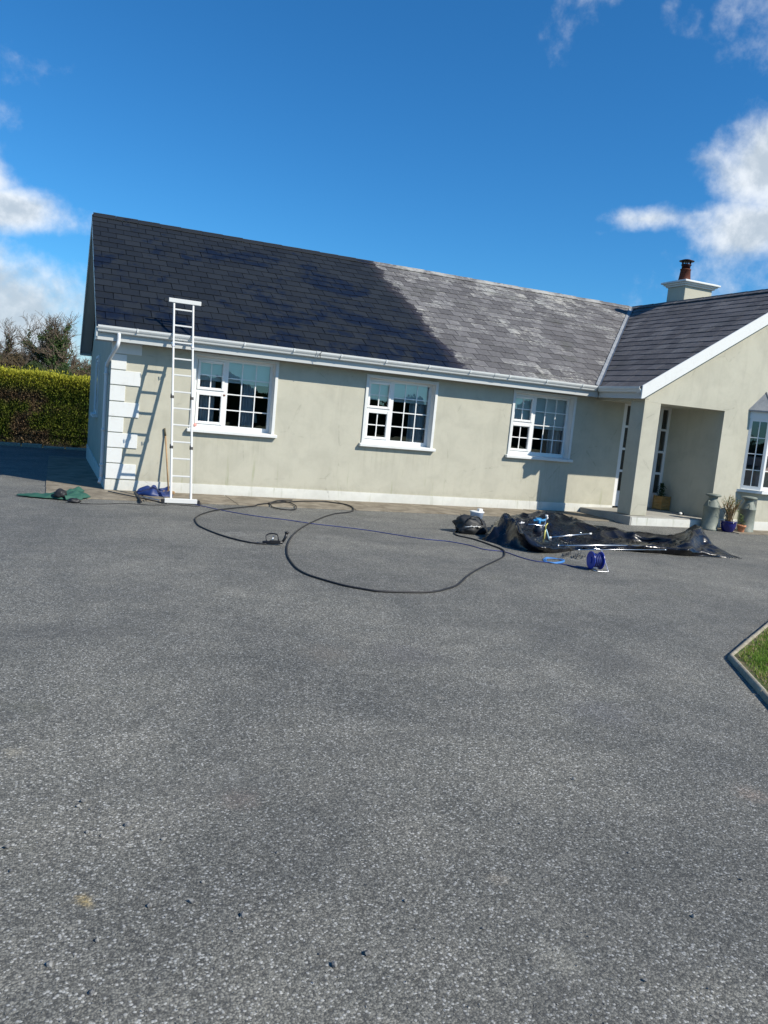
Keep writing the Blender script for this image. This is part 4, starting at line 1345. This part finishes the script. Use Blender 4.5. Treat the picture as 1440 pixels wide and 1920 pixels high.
br = thing('broom', (.99, -.20, 0.02), 'wooden broom handle leaning upright against the wall left of the ladder', 'broom')
b = MB(at(br)); b.tube([(1.02, -.22, .03), (.935, -.03, 1.0)], .014, 8); b.build('handle', M['pole'], br)
b = MB(at(br)); b.tube([(.935, -.03, 1.0), (.915, -.022, 1.13)], .016, 8); b.build('grip', mat('dark_grip', (0.10, 0.085, 0.05), .6), br)
b = MB(at(br)); b.box(.92, 1.12, -.26, -.19, .02, .07); bevel(b.build('head', M['pole'], br), .01, 1)

sq = thing('squeegee', G(258, 930), 'long black handled squeegee lying on the path by the white corner', 'squeegee')
a, c = G(203, 921, .04), G(312, 944, .04)
b = MB(at(sq)); b.tube([a, c], .010, 8); b.build('handle', M['black'], sq)
a, c = G(254, 921, .03), G(264, 941, .03)
b = MB(at(sq)); b.tube([a, c], .020, 6); b.build('blade', M['rubber'], sq)
b = MB(at(sq)); b.tube([G(262, 931, .03), G(300, 938, .03)], .008, 6); b.build('brace', M['steel'], sq)
b = MB(); b.tube(cable([(150, 944), (190, 945), (235, 944), (285, 947), (330, 946.5), (372, 949), (377, 944)], .006), .006, 6)
tag(b.build('cable', M['rubber'], None), 'thin black cable along the path edge left of the ladder foot', 'cable')

# ------------------------------------------------------------------ by the bay window
churnm = m_concrete('grey_green_paint', (0.170, 0.190, 0.160), (0.235, 0.255, 0.215), 6, 0.5)
def churn(x, y, lab, rz_=0):
    t = thing('milk_churn', (x, y, 0.0), lab, 'milk churn', 'old milk churns by the porch', rz=rz_)
    b = MB(); b.lathe([(.150, 0), (.158, .006), (.158, .03), (.150, .035), (.150, .43), (.156, .435), (.156, .45), (.148, .46), (.120, .52), (.088, .575), (.082, .60), (.088, .63), (.105, .645)], (0, 0, 0), 32); b.build('body', churnm, t)
    b = MB(); b.lathe([(.130, .640), (.145, .652), (.145, .672), (.125, .682), (.05, .690)], (0, 0, 0), 32); b.build('lid', churnm, t)
    for s in (-1, 1):
        b = MB(); b.tube(cr([(s * .10, 0, .54), (s * .165, 0, .555), (s * .178, 0, .51), (s * .150, 0, .455)], 5), .010, 8); b.build('handle', churnm, t)
    t.scale = (1.06, 1.06, 1.08)
    return t
churn(11.63, -1.84, 'grey green milk churn beside the porch opening', R(20))
churn(12.50, -1.95, 'grey green milk churn under the bay window sill', R(50))

potm = mat('cobalt_glaze', (0.008, 0.010, 0.11), 0.15)
leafm = m_leaf('plant_leaf', (0.06, 0.11, 0.025), (0.11, 0.14, 0.045), 20)
strawm = m_leaf('dry_stems', (0.28, 0.19, 0.09), (0.40, 0.26, 0.13), 20)
q = G(1372, 999)
pt_ = thing('plant_pot', (q.x, q.y + .12, 0), 'cobalt blue glazed pot with thin dry stemmed plant between the churns', 'potted plant')
b = MB(); b.lathe([(.085, 0), (.095, .02), (.125, .08), (.135, .15), (.13, .175), (.145, .185), (.145, .20), (.12, .20)], (0, 0, 0), 28); b.build('pot', potm, pt_); pt_.scale = (1.15, 1.15, 1.1)
b = MB(); b.lathe([(.12, .178), (.118, .19)], (0, 0, 0), 16); b.build('soil', M['soil'], pt_)
b = MB()
for i in range(60):
    a = rnd.uniform(0, 6.28); s = rnd.uniform(.05, .2); h = rnd.uniform(.25, .52)
    p0 = Vector((rnd.uniform(-.05, .05), rnd.uniform(-.05, .05), .19))
    b.tube(cr([p0, p0 + Vector((s * .3 * math.cos(a), s * .3 * math.sin(a), h * .5)), p0 + Vector((s * math.cos(a), s * math.sin(a), h))], 3), [.004] * 6 + [.001], 4)
b.build('stems', strawm, pt_)
b = MB()
for i in range(160):
    a = rnd.uniform(0, 6.28); s = rnd.uniform(.02, .18); h = rnd.uniform(.2, .45)
    p0 = Vector((s * math.cos(a), s * math.sin(a), .19 + h)); d = Vector((rnd.gauss(0, 1), rnd.gauss(0, 1), rnd.gauss(.5, 1))).normalized() * rnd.uniform(.03, .07)
    e = d.orthogonal().normalized() * .006
    b.face([p0 - e, p0 + d * .5 - e, p0 + d, p0 + e])
b.build('leaves', leafm, pt_)
q = G(1395, 1000)
pt_ = thing('plant_pot', (q.x, q.y + .09, 0), 'small orange terracotta pot with a seedling in front of the right churn', 'potted plant')
b = MB(); b.lathe([(.055, 0), (.06, .02), (.075, .12), (.09, .12), (.09, .155), (.075, .155)], (0, 0, 0), 24); b.build('pot', M['terra2'], pt_)
b = MB()
for i in range(70):
    a = rnd.uniform(0, 6.28); s = rnd.uniform(.01, .09); h = rnd.uniform(.0, .22)
    p0 = Vector((s * math.cos(a) - .03, s * math.sin(a), .15 + h)); d = Vector((rnd.gauss(0, 1), rnd.gauss(0, 1), rnd.gauss(.5, .7))).normalized() * rnd.uniform(.03, .06)
    e = d.orthogonal().normalized() * .010
    b.face([p0, p0 + d * .5 - e, p0 + d, p0 + d * .5 + e])
for i in range(10):
    b.tube([(rnd.uniform(-.03, .03), rnd.uniform(-.03, .03), .14), (rnd.uniform(-.1, .05), rnd.uniform(-.05, .05), .36)], .002, 4)
b.build('seedling', leafm, pt_)

# wooden planter in the porch (a small one)
pl_ = thing('planter', (11.76, -.24, .182), 'square orange wooden planter box with dark shrub inside the porch', 'planter', rz=R(4))
for i in range(4):
    for j in range(4):
        b = MB()
        z0_, z1_ = .02 + j * .083, .02 + j * .083 + .078
        b.box(-.15, .15, -.15, -.135, z0_, z1_)
        o = bevel(b.build('plank', M['wood'], pl_), .003, 1); o.rotation_euler = (0, 0, i * math.pi / 2)
for sx_ in (-1, 1):
    for sy_ in (-1, 1):
        b = MB(); b.box(min(sx_ * .135, sx_ * .16), max(sx_ * .135, sx_ * .16), min(sy_ * .151, sy_ * .163), max(sy_ * .151, sy_ * .163), 0, .36); bevel(b.build('corner_post', M['wood'], pl_), .003, 1)
b = MB(); b.box(-.04, .04, -.166, -.152, .29, .305); b.build('handle', M['black'], pl_)
b = MB(); b.box(-.13, .13, -.13, .13, .28, .32); b.build('soil', M['soil'], pl_)
b = MB()
for i in range(420):
    a = rnd.uniform(0, 6.28); h = rnd.uniform(0, .36); s = rnd.uniform(.0, .14) * (1 - h * 1.4)
    p0 = Vector((s * math.cos(a) - .05, s * math.sin(a), .31 + h)); d = Vector((rnd.gauss(0, 1), rnd.gauss(0, 1), rnd.gauss(.5, .7))).normalized() * rnd.uniform(.03, .07)
    e = d.orthogonal().normalized() * .014
    b.face([p0, p0 + d * .5 - e, p0 + d, p0 + d * .5 + e])
b.build('foliage', m_leaf('dark_leaf', (0.02, 0.045, 0.015), (0.04, 0.07, 0.02), 20), pl_)
pl_.scale = (.82, .82, .88)
q = G(1277, 964, .2)
sh_ = thing('slipper', (q.x, q.y, .182), 'small pale slipper left on the porch floor beside the planter', 'shoe', rz=R(20))
blob('upper', (0, 0, .03), .09, .035, .035, mat('dark_felt', (0.05, 0.05, 0.06), .9), .2, 5, 2, parent=sh_, sub=3)
blob('toe_cap', (-.05, -.01, .035), .045, .034, .030, M['quoin'], .15, 5, 3, parent=sh_, sub=3)

# ------------------------------------------------------------------ lawn corner with kerb
K0 = G(1370, 1236); K1 = G(1445, 1172); K2 = G(1446, 1322)
K0.z = K1.z = K2.z = 0
d1 = (K1 - K0).normalized(); d2 = (K2 - K0).normalized()
Kfar1 = K0 + d1 * 6.0; Kfar2 = K0 + d2 * 3.4
b = MB()
b.face([(K0.x, K0.y, .035), (Kfar2.x, Kfar2.y, .035), (Kfar1.x + 1, Kfar2.y, .035), (Kfar1.x, Kfar1.y, .035)])
lawnm = mat('lawn_soil', (0.07, 0.075, 0.03), 1.0)
k = nm(lawnm)
k.l.new(k.mix(k.ramp(k.noise(k.pos, 14, 4, .7), 0.4, 0.65), (0.055, 0.085, 0.018), (0.17, 0.13, 0.07)), k.b.inputs['Base Color'])
lawn = b.build('lawn', lawnm, None, kind='structure')
def inside(p):
    a = p - K0
    c1_ = d1.x * a.y - d1.y * a.x
    c2_ = d2.x * a.y - d2.y * a.x
    return c1_ < -.05 and c2_ > .05
gb = MB(); straw = MB()
cnt = 0
while cnt < 26000:
    p = Vector((K0.x - .9 + rnd.random() * 2.6, K0.y + rnd.uniform(-1.7, 1.4), .035))
    if not inside(p): continue
    cnt += 1
    de = min(abs(d1.x * (p - K0).y - d1.y * (p - K0).x), abs(d2.x * (p - K0).y - d2.y * (p - K0).x))
    t = straw if (rnd.random() < (.45 if de < .14 else .05)) else gb
    h = rnd.uniform(.02, .055) * (0.6 if t is straw else 1) * (1 if noise.noise(p * 3) > -.1 else .7)
    a = rnd.uniform(0, 6.28); w_ = rnd.uniform(.0025, .004)
    lean = Vector((math.cos(a), math.sin(a), 0)) * h * rnd.uniform(.2, 1.0) * (1.6 if t is straw else 1)
    s = Vector((-math.sin(a), math.cos(a), 0)) * w_
    t.face([p - s, p + s, p + lean * .5 + Vector((0, 0, h * .7)) + s * .7, p + lean * .5 + Vector((0, 0, h * .7)) - s * .7])
    t.face([p + lean * .5 + Vector((0, 0, h * .7)) - s * .7, p + lean * .5 + Vector((0, 0, h * .7)) + s * .7, p + lean + Vector((0, 0, h))])
o = gb.build('grass', m_leaf('grass_blades', (0.13, 0.24, 0.030), (0.22, 0.29, 0.05), 4, .4), None, kind='stuff')
tag(o, 'short bright green grass growing inside the kerbed corner', 'grass')
o = straw.build('dry_grass', m_leaf('straw', (0.33, 0.25, 0.13), (0.42, 0.34, 0.20), 15, .2), None, kind='stuff')
tag(o, 'dead straw coloured grass bits along the kerb edge', 'grass')
kerbr = bpy.data.objects.new('kerb', None); COL.objects.link(kerbr); kerbr['kind'] = 'structure'
for d, n in ((d1, 6), (d2, 4)):
    nrm = Vector((-d.y, d.x, 0)) * (-1 if d is d1 else 1)
    for i in range(n):
        s0, s1 = i * .915 + (.004 if i == 0 else 0), (i + 1) * .915 - .012
        b = MB()
        prof = [(-.024, -.05), (-.024, .026), (-.017, .042), (0, .049), (.017, .042), (.024, .026), (.024, -.05)]
        a = [K0 + d * s0 + nrm * u for u, z in prof]; c = [K0 + d * s1 + nrm * u for u, z in prof]
        wob_ = rnd.uniform(-.004, .004)
        b.prism([(p.x, p.y, z[1] + wob_) for p, z in zip(a, prof)], [(p.x, p.y, z[1] - wob_) for p, z in zip(c, prof)])
        bevel(b.build('kerb_stone', M['kerb'], kerbr), .006, 2)

# loose stones on the drive
stm = m_concrete('loose_stone_grey', (0.08, 0.08, 0.083), (0.30, 0.30, 0.285), 40, 0.85)
def stone(p, r_, seed):
    bm = bmesh.new()
    bmesh.ops.create_icosphere(bm, subdivisions=1, radius=1)
    for v_ in bm.verts:
        q_ = v_.co * (1 + .45 * noise.noise(v_.co * 1.7 + Vector((seed * 3.1, 0, 0))))
        v_.co = Vector((q_.x * r_, q_.y * r_ * .8, q_.z * r_ * .7))
    me = bpy.data.meshes.new('loose_stone'); bm.to_mesh(me); bm.free(); me.materials.append(stm)
    o = bpy.data.objects.new('loose_stone', me); COL.objects.link(o); o.location = (p.x, p.y, r_ * .45); o.rotation_euler = (0, 0, seed)
    tag(o, 'pea sized dark stone chip lying loose on the asphalt', 'stone', 'stone chips scattered on the asphalt')
for i, (px, py, s) in enumerate([(157, 1504, 1.2), (147, 1513, .9), (170, 1518, .7), (240, 1549, 1.4), (190, 1568, .7), (163, 1562, .9), (306, 1575, .9), (14, 1590, 1.2), (20, 1635, .8), (360, 1692, 1.1), (280, 1700, 1.0), (182, 1765, .9), (93, 1811, 1.1),
                                 (172, 1863, .9), (455, 1718, 1.1), (380, 1655, .7), (690, 1790, 1.2), (627, 1812, 1.2), (1076, 1462, 1.0), (600, 1790, .6), (760, 1690, .7), (905, 1742, .6), (1180, 1600, .7), (1300, 1720, .9), (975, 1545, .6), (880, 1482, .6), (520, 1600, .6), (1390, 1650, .8), (1210, 1840, .8), (700, 1560, .5), (455, 1640, .5)]):
    stone(G(px, py), .0118 * s, i)
gv = MB()
for i in range(2600):
    py = 1000 + 920 * rnd.random(); px = rnd.uniform(-20, 1460)
    p = G(px, py)
    if p.y > -1.4 or inside(p): continue
    r_ = rnd.uniform(.002, .005)
    vv = [Vector((rnd.gauss(0, 1), rnd.gauss(0, 1), rnd.gauss(0, .7))).normalized() * r_ + p + Vector((0, 0, r_ * .5)) for _ in range(4)]
    for f in ((0, 1, 2), (0, 2, 3), (0, 3, 1), (1, 3, 2)): gv.face([vv[q] for q in f])
o = gv.build('grit', stm, None, kind='stuff')
tag(o, 'fine loose grit spread over the whole asphalt yard', 'grit')

# ------------------------------------------------------------------ hedge and trees
hedgem = mat('conifer_hedge', (0.06, 0.09, 0.02), 0.75, spec=0.2)
k = nm(hedgem)
sx, sy, sz = k.sep(k.pos)
n1 = k.noise(k.pos, 1.1, 4, 0.6)
n2 = k.noise(k.mapv(k.pos, loc=(3, 8, 2)), 0.75, 4, 0.6, .5)
col = k.mix(k.ramp(k.noise(k.pos, 5, 3), 0.35, 0.65), (0.062, 0.095, 0.014), (0.145, 0.175, 0.024))
gold = k.ramp(k.math('ADD', sz, k.math('MULTIPLY', n1, 0.5)), 1.55, 2.2)
col = k.mix(gold, col, (0.33, 0.33, 0.035))
brown = k.math('MULTIPLY', k.ramp(k.math('ADD', n2, k.math('MULTIPLY', k.math('SUBTRACT', -0.9, sx), 0.055)), 0.50, 0.60), k.ramp(sz, 1.25, 1.62, 1.0, 0.0))
col = k.mix(k.math('MULTIPLY', brown, 0.9), col, (0.16, 0.105, 0.070))
col = k.mix(1.0, col, k.mix(k.noise(k.pos, 45, 2), (0.55, 0.55, 0.55), (1.45, 1.45, 1.45)), 'MULTIPLY')
k.l.new(col, k.b.inputs['Base Color'])
hedge = thing('hedge', (-2, 12.0, -.2), 'tall clipped golden conifer hedge with brown dead patches', 'hedge')
HX0, HX1, HY0, HY1, HZ = -7.5, 3.5, 11.45, 12.7, 1.92
T = at(hedge)
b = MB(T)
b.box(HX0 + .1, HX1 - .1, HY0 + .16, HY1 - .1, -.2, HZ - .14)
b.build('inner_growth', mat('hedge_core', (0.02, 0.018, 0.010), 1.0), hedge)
b = MB(T)
hr = random.Random(5)
def htop(x): return HZ - .016 * (x + 2.2) + .06 * noise.noise(Vector((x * 1.3, 0, 0)))
for i in range(64000):
    x = hr.uniform(HX0, HX1) if i % 3 else hr.uniform(-3.0, .6)
    if hr.random() < .78:
        z = -.12 + (htop(x) + .10) * hr.random(); y = HY0 + .10 * noise.noise(Vector((x * 2.2, 0, z * 2.2))) + hr.uniform(-.03, .16) + (.12 if z < .15 else 0)
        nrm = Vector((hr.gauss(0, .5), -1, hr.gauss(.3, .5)))
    else:
        z = htop(x) + hr.uniform(-.1, .05) + (hr.uniform(0, .16) if hr.random() < .06 else 0); y = hr.uniform(HY0, HY1); nrm = Vector((hr.gauss(0, .4), hr.gauss(-.3, .4), 1))
    p = Vector((x, y, z))
    d = (nrm.normalized() + Vector((0, 0, .5))).normalized() * hr.uniform(.04, .10)
    s = d.cross(Vector((hr.gauss(0, 1), hr.gauss(0, 1), hr.gauss(0, 1)))).normalized() * hr.uniform(.009, .02)
    b.face([p - s * .5, p + d * .55 - s, p + d, p + d * .55 + s])
b.build('foliage', hedgem, hedge)
b = MB(T)
for i in range(30):
    x = HX0 + .2 + i * .36; b.tube([(x, HY0 + .3, -.2), (x + .03, HY0 + .28, .6)], [.035, .02], 6)
b.build('stems', M['bark'], hedge)
# stones edging the drive under the hedge
kr = random.Random(8)
edging = bpy.data.objects.new('drive_edging', None); COL.objects.link(edging); edging['kind'] = 'structure'
x = -7
while x < 2.5:
    w_ = kr.uniform(.35, .8)
    b = MB(); b.box(x, x + w_ - .03, 11.10 + kr.uniform(-.02, .02), 11.32, -.25, -.13 + kr.uniform(-.02, .03))
    bevel(b.build('edging_stone', M['kerb'], edging), .02, 2); x += w_


def branch(b, p, d, L, r_, depth, R_, spread=.55, upw=.12, seg=4, twig=None, tips=None, rmin=.006):
    pts = [p.copy()]; rads = [r_]
    q = p.copy(); dd = d.normalized()
    for i in range(seg):
        dd = (dd + Vector((R_.gauss(0, .16), R_.gauss(0, .16), R_.gauss(0, .12) + upw * .4))).normalized()
        q = q + dd * L / seg
        pts.append(q.copy()); rads.append(max(rmin, r_ * (1 - .5 * (i + 1) / seg)))
    rads = [q * 1.25 for q in rads]
    b.tube(pts, rads, 6 if depth > 3 else 4 if depth > 1 else 3, caps=False)
    if tips is not None: tips.append((pts, r_, depth))
    if depth <= 0: return
    n = 3 if depth > 2 else 4
    for i in range(n):
        t = R_.uniform(.35, 1.0) if i else 1.0
        k_ = min(seg, max(1, int(t * seg)))
        base = pts[k_]
        nd = (dd + Vector((R_.gauss(0, spread), R_.gauss(0, spread), R_.gauss(.05, spread * .7)))).normalized()
        branch(b, base, nd, L * R_.uniform(.62, .82), max(rmin, rads[k_] * .68), depth - 1, R_, spread, upw, seg, twig, tips, rmin)


def bare_tree(x, y, h, seed, lab, ivy=0, lean=0, cat='tree'):
    z0 = zg(y)
    t = thing('bare_tree', (x, y, z0), lab, cat, 'trees beyond the hedge')
    R_ = random.Random(seed)
    tips = []
    b = MB()
    b.tube([(0, 0, 0), (lean * .1, 0, h * .12), (lean * .2, .05, h * .27)], [h * .048, h * .038, h * .034], 10)
    b.build('trunk', M['bark'], t)
    b = MB()
    for i in range(7):
        a = i * 6.283 / 7 + R_.uniform(-.3, .3)
        tilt = R_.uniform(.55, 1.5) if i else .1
        branch(b, Vector((lean * .2, .05, h * R_.uniform(.17, .27))), Vector((math.cos(a) * tilt, math.sin(a) * tilt, 1)), h * R_.uniform(.24, .33), h * .027, 5, R_, .50, .10, 4, None, tips, .010)
    b.build('crown', M['twig'], t)
    if ivy:
        b = MB()
        big = [q for q in tips if q[2] >= 3]
        for i in range(ivy):
            if R_.random() < .35:
                c = Vector((R_.gauss(0, .35) + lean * .15, R_.gauss(0, .35), R_.uniform(0, h * .42)))
            else:
                pts_, rr_, dp_ = R_.choice(big)
                c = R_.choice(pts_) + Vector((R_.gauss(0, .16), R_.gauss(0, .16), R_.gauss(0, .16)))
            d = Vector((R_.gauss(0, 1), R_.gauss(0, 1), R_.gauss(0, 1))).normalized() * R_.uniform(.06, .13)
            e = d.orthogonal().normalized() * R_.uniform(.05, .10)
            b.face([c - d, c - e, c + d, c + e])
        b.build('ivy', m_leaf('ivy_leaf', (0.022, 0.045, 0.012), (0.045, 0.075, 0.018), 2, .1), t)
    return t


bare_tree(-.35, 80, 9.6, 21, 'bare spreading tree with ivy covered trunk and limbs behind hedge', 15000, 0)
bare_tree(-6.4, 84, 7.2, 5, 'leafless grey tree at far left beyond the hedge', 1500, .5)
bare_tree(-3.6, 96, 6.6, 9, 'thin leafless tree between the two larger bare trees', 0, 0)
bare_tree(4.5, 88, 6.0, 31, 'leafless tree partly hidden by the gable end', 500, 0)


def shrub(x, y, rx, h, seed, lab, ma, n=7000):
    t = thing('shrub', (x, y, zg(y)), lab, 'shrub', 'scrub beyond the hedge')
    R_ = random.Random(seed)
    b = MB()
    for i in range(26):
        a = R_.uniform(0, 6.28)
        b.tube(cr([(0, 0, 0), (rx * .4 * math.cos(a), rx * .4 * math.sin(a), h * .5), (rx * R_.uniform(.4, .95) * math.cos(a), rx * R_.uniform(.4, .95) * math.sin(a), h * R_.uniform(.8, 1.15))], 3), [.05, .045, .04, .03, .02, .015, .01], 4, caps=False)
    b.build('stems', M['twig'], t)
    b = MB()
    for i in range(n):
        a = R_.uniform(0, 6.28); u = R_.random() ** .5; zz = R_.random()
        rr_ = rx * (1 - zz ** 3) ** .5 * u * (1 + .35 * noise.noise(Vector((math.cos(a) * 2, math.sin(a) * 2, zz * 3 + seed))))
        c = Vector((rr_ * math.cos(a), rr_ * math.sin(a), zz * h * (1 + .25 * noise.noise(Vector((a, seed, 0))))))
        d = Vector((R_.gauss(0, 1), R_.gauss(0, 1), R_.gauss(.4, 1))).normalized() * R_.uniform(.07, .20)
        e = d.orthogonal().normalized() * R_.uniform(.03, .07)
        b.face([c - d, c - e, c + d, c + e])
    b.build('foliage', ma, t)


mo = m_leaf('olive_scrub', (0.045, 0.05, 0.018), (0.075, 0.07, 0.03), .6, .2)
mb_ = m_leaf('brown_scrub', (0.075, 0.055, 0.03), (0.10, 0.075, 0.04), .6, .2)
mg = m_leaf('green_scrub', (0.025, 0.045, 0.015), (0.045, 0.065, 0.02), .6, .2)
for i, (x, y, rx, h, ma, lab) in enumerate([
    (-7.4, 76, 2.4, 4.6, mo, 'tall olive scrub at the far left picture edge'), (-4.6, 74, 2.2, 3.9, mb_, 'brown leafless scrub left of the ivy tree'),
    (-2.6, 72, 1.9, 3.5, mg, 'dark green bush at the foot of the ivy tree, left side'), (-.4, 71, 1.8, 3.2, mg, 'low dark green bush directly under the ivy tree'),
    (1.5, 73, 2.0, 3.1, mb_, 'brown scrub between ivy tree and house gable'), (3.9, 75, 2.4, 3.9, mo, 'olive scrub mostly hidden behind the house corner'),
    (-10.5, 78, 3.2, 5.6, mg, 'green thicket just outside the left edge')]):
    shrub(x, y, rx, h, 40 + i, lab, ma, 6500)

# wood on the far side of the yard, behind the viewer: it shows only in the window panes
b = MB()
R_ = random.Random(77)
for i in range(16000):
    a = R_.uniform(-1, 1)
    x = 5 + a * 55; hh = 2.6 + 2.6 * noise.noise(Vector((x * .09, 0, 3))) + 1.5 * noise.noise(Vector((x * .4, 5, 3)))
    z = R_.random() * hh
    c = Vector((x, -46 + R_.uniform(-2, 2), z)); d = Vector((R_.gauss(0, 1), R_.gauss(0, .5), R_.gauss(0, 1))).normalized() * R_.uniform(.3, .75)
    e = Vector((d.z, 0, -d.x)).normalized() * R_.uniform(.25, .5)
    b.face([c - d, c - e, c + d, c + e])
o = b.build('wood', mg, None, kind='stuff')
tag(o, 'dark line of trees across the yard mirrored in the window glass', 'trees')
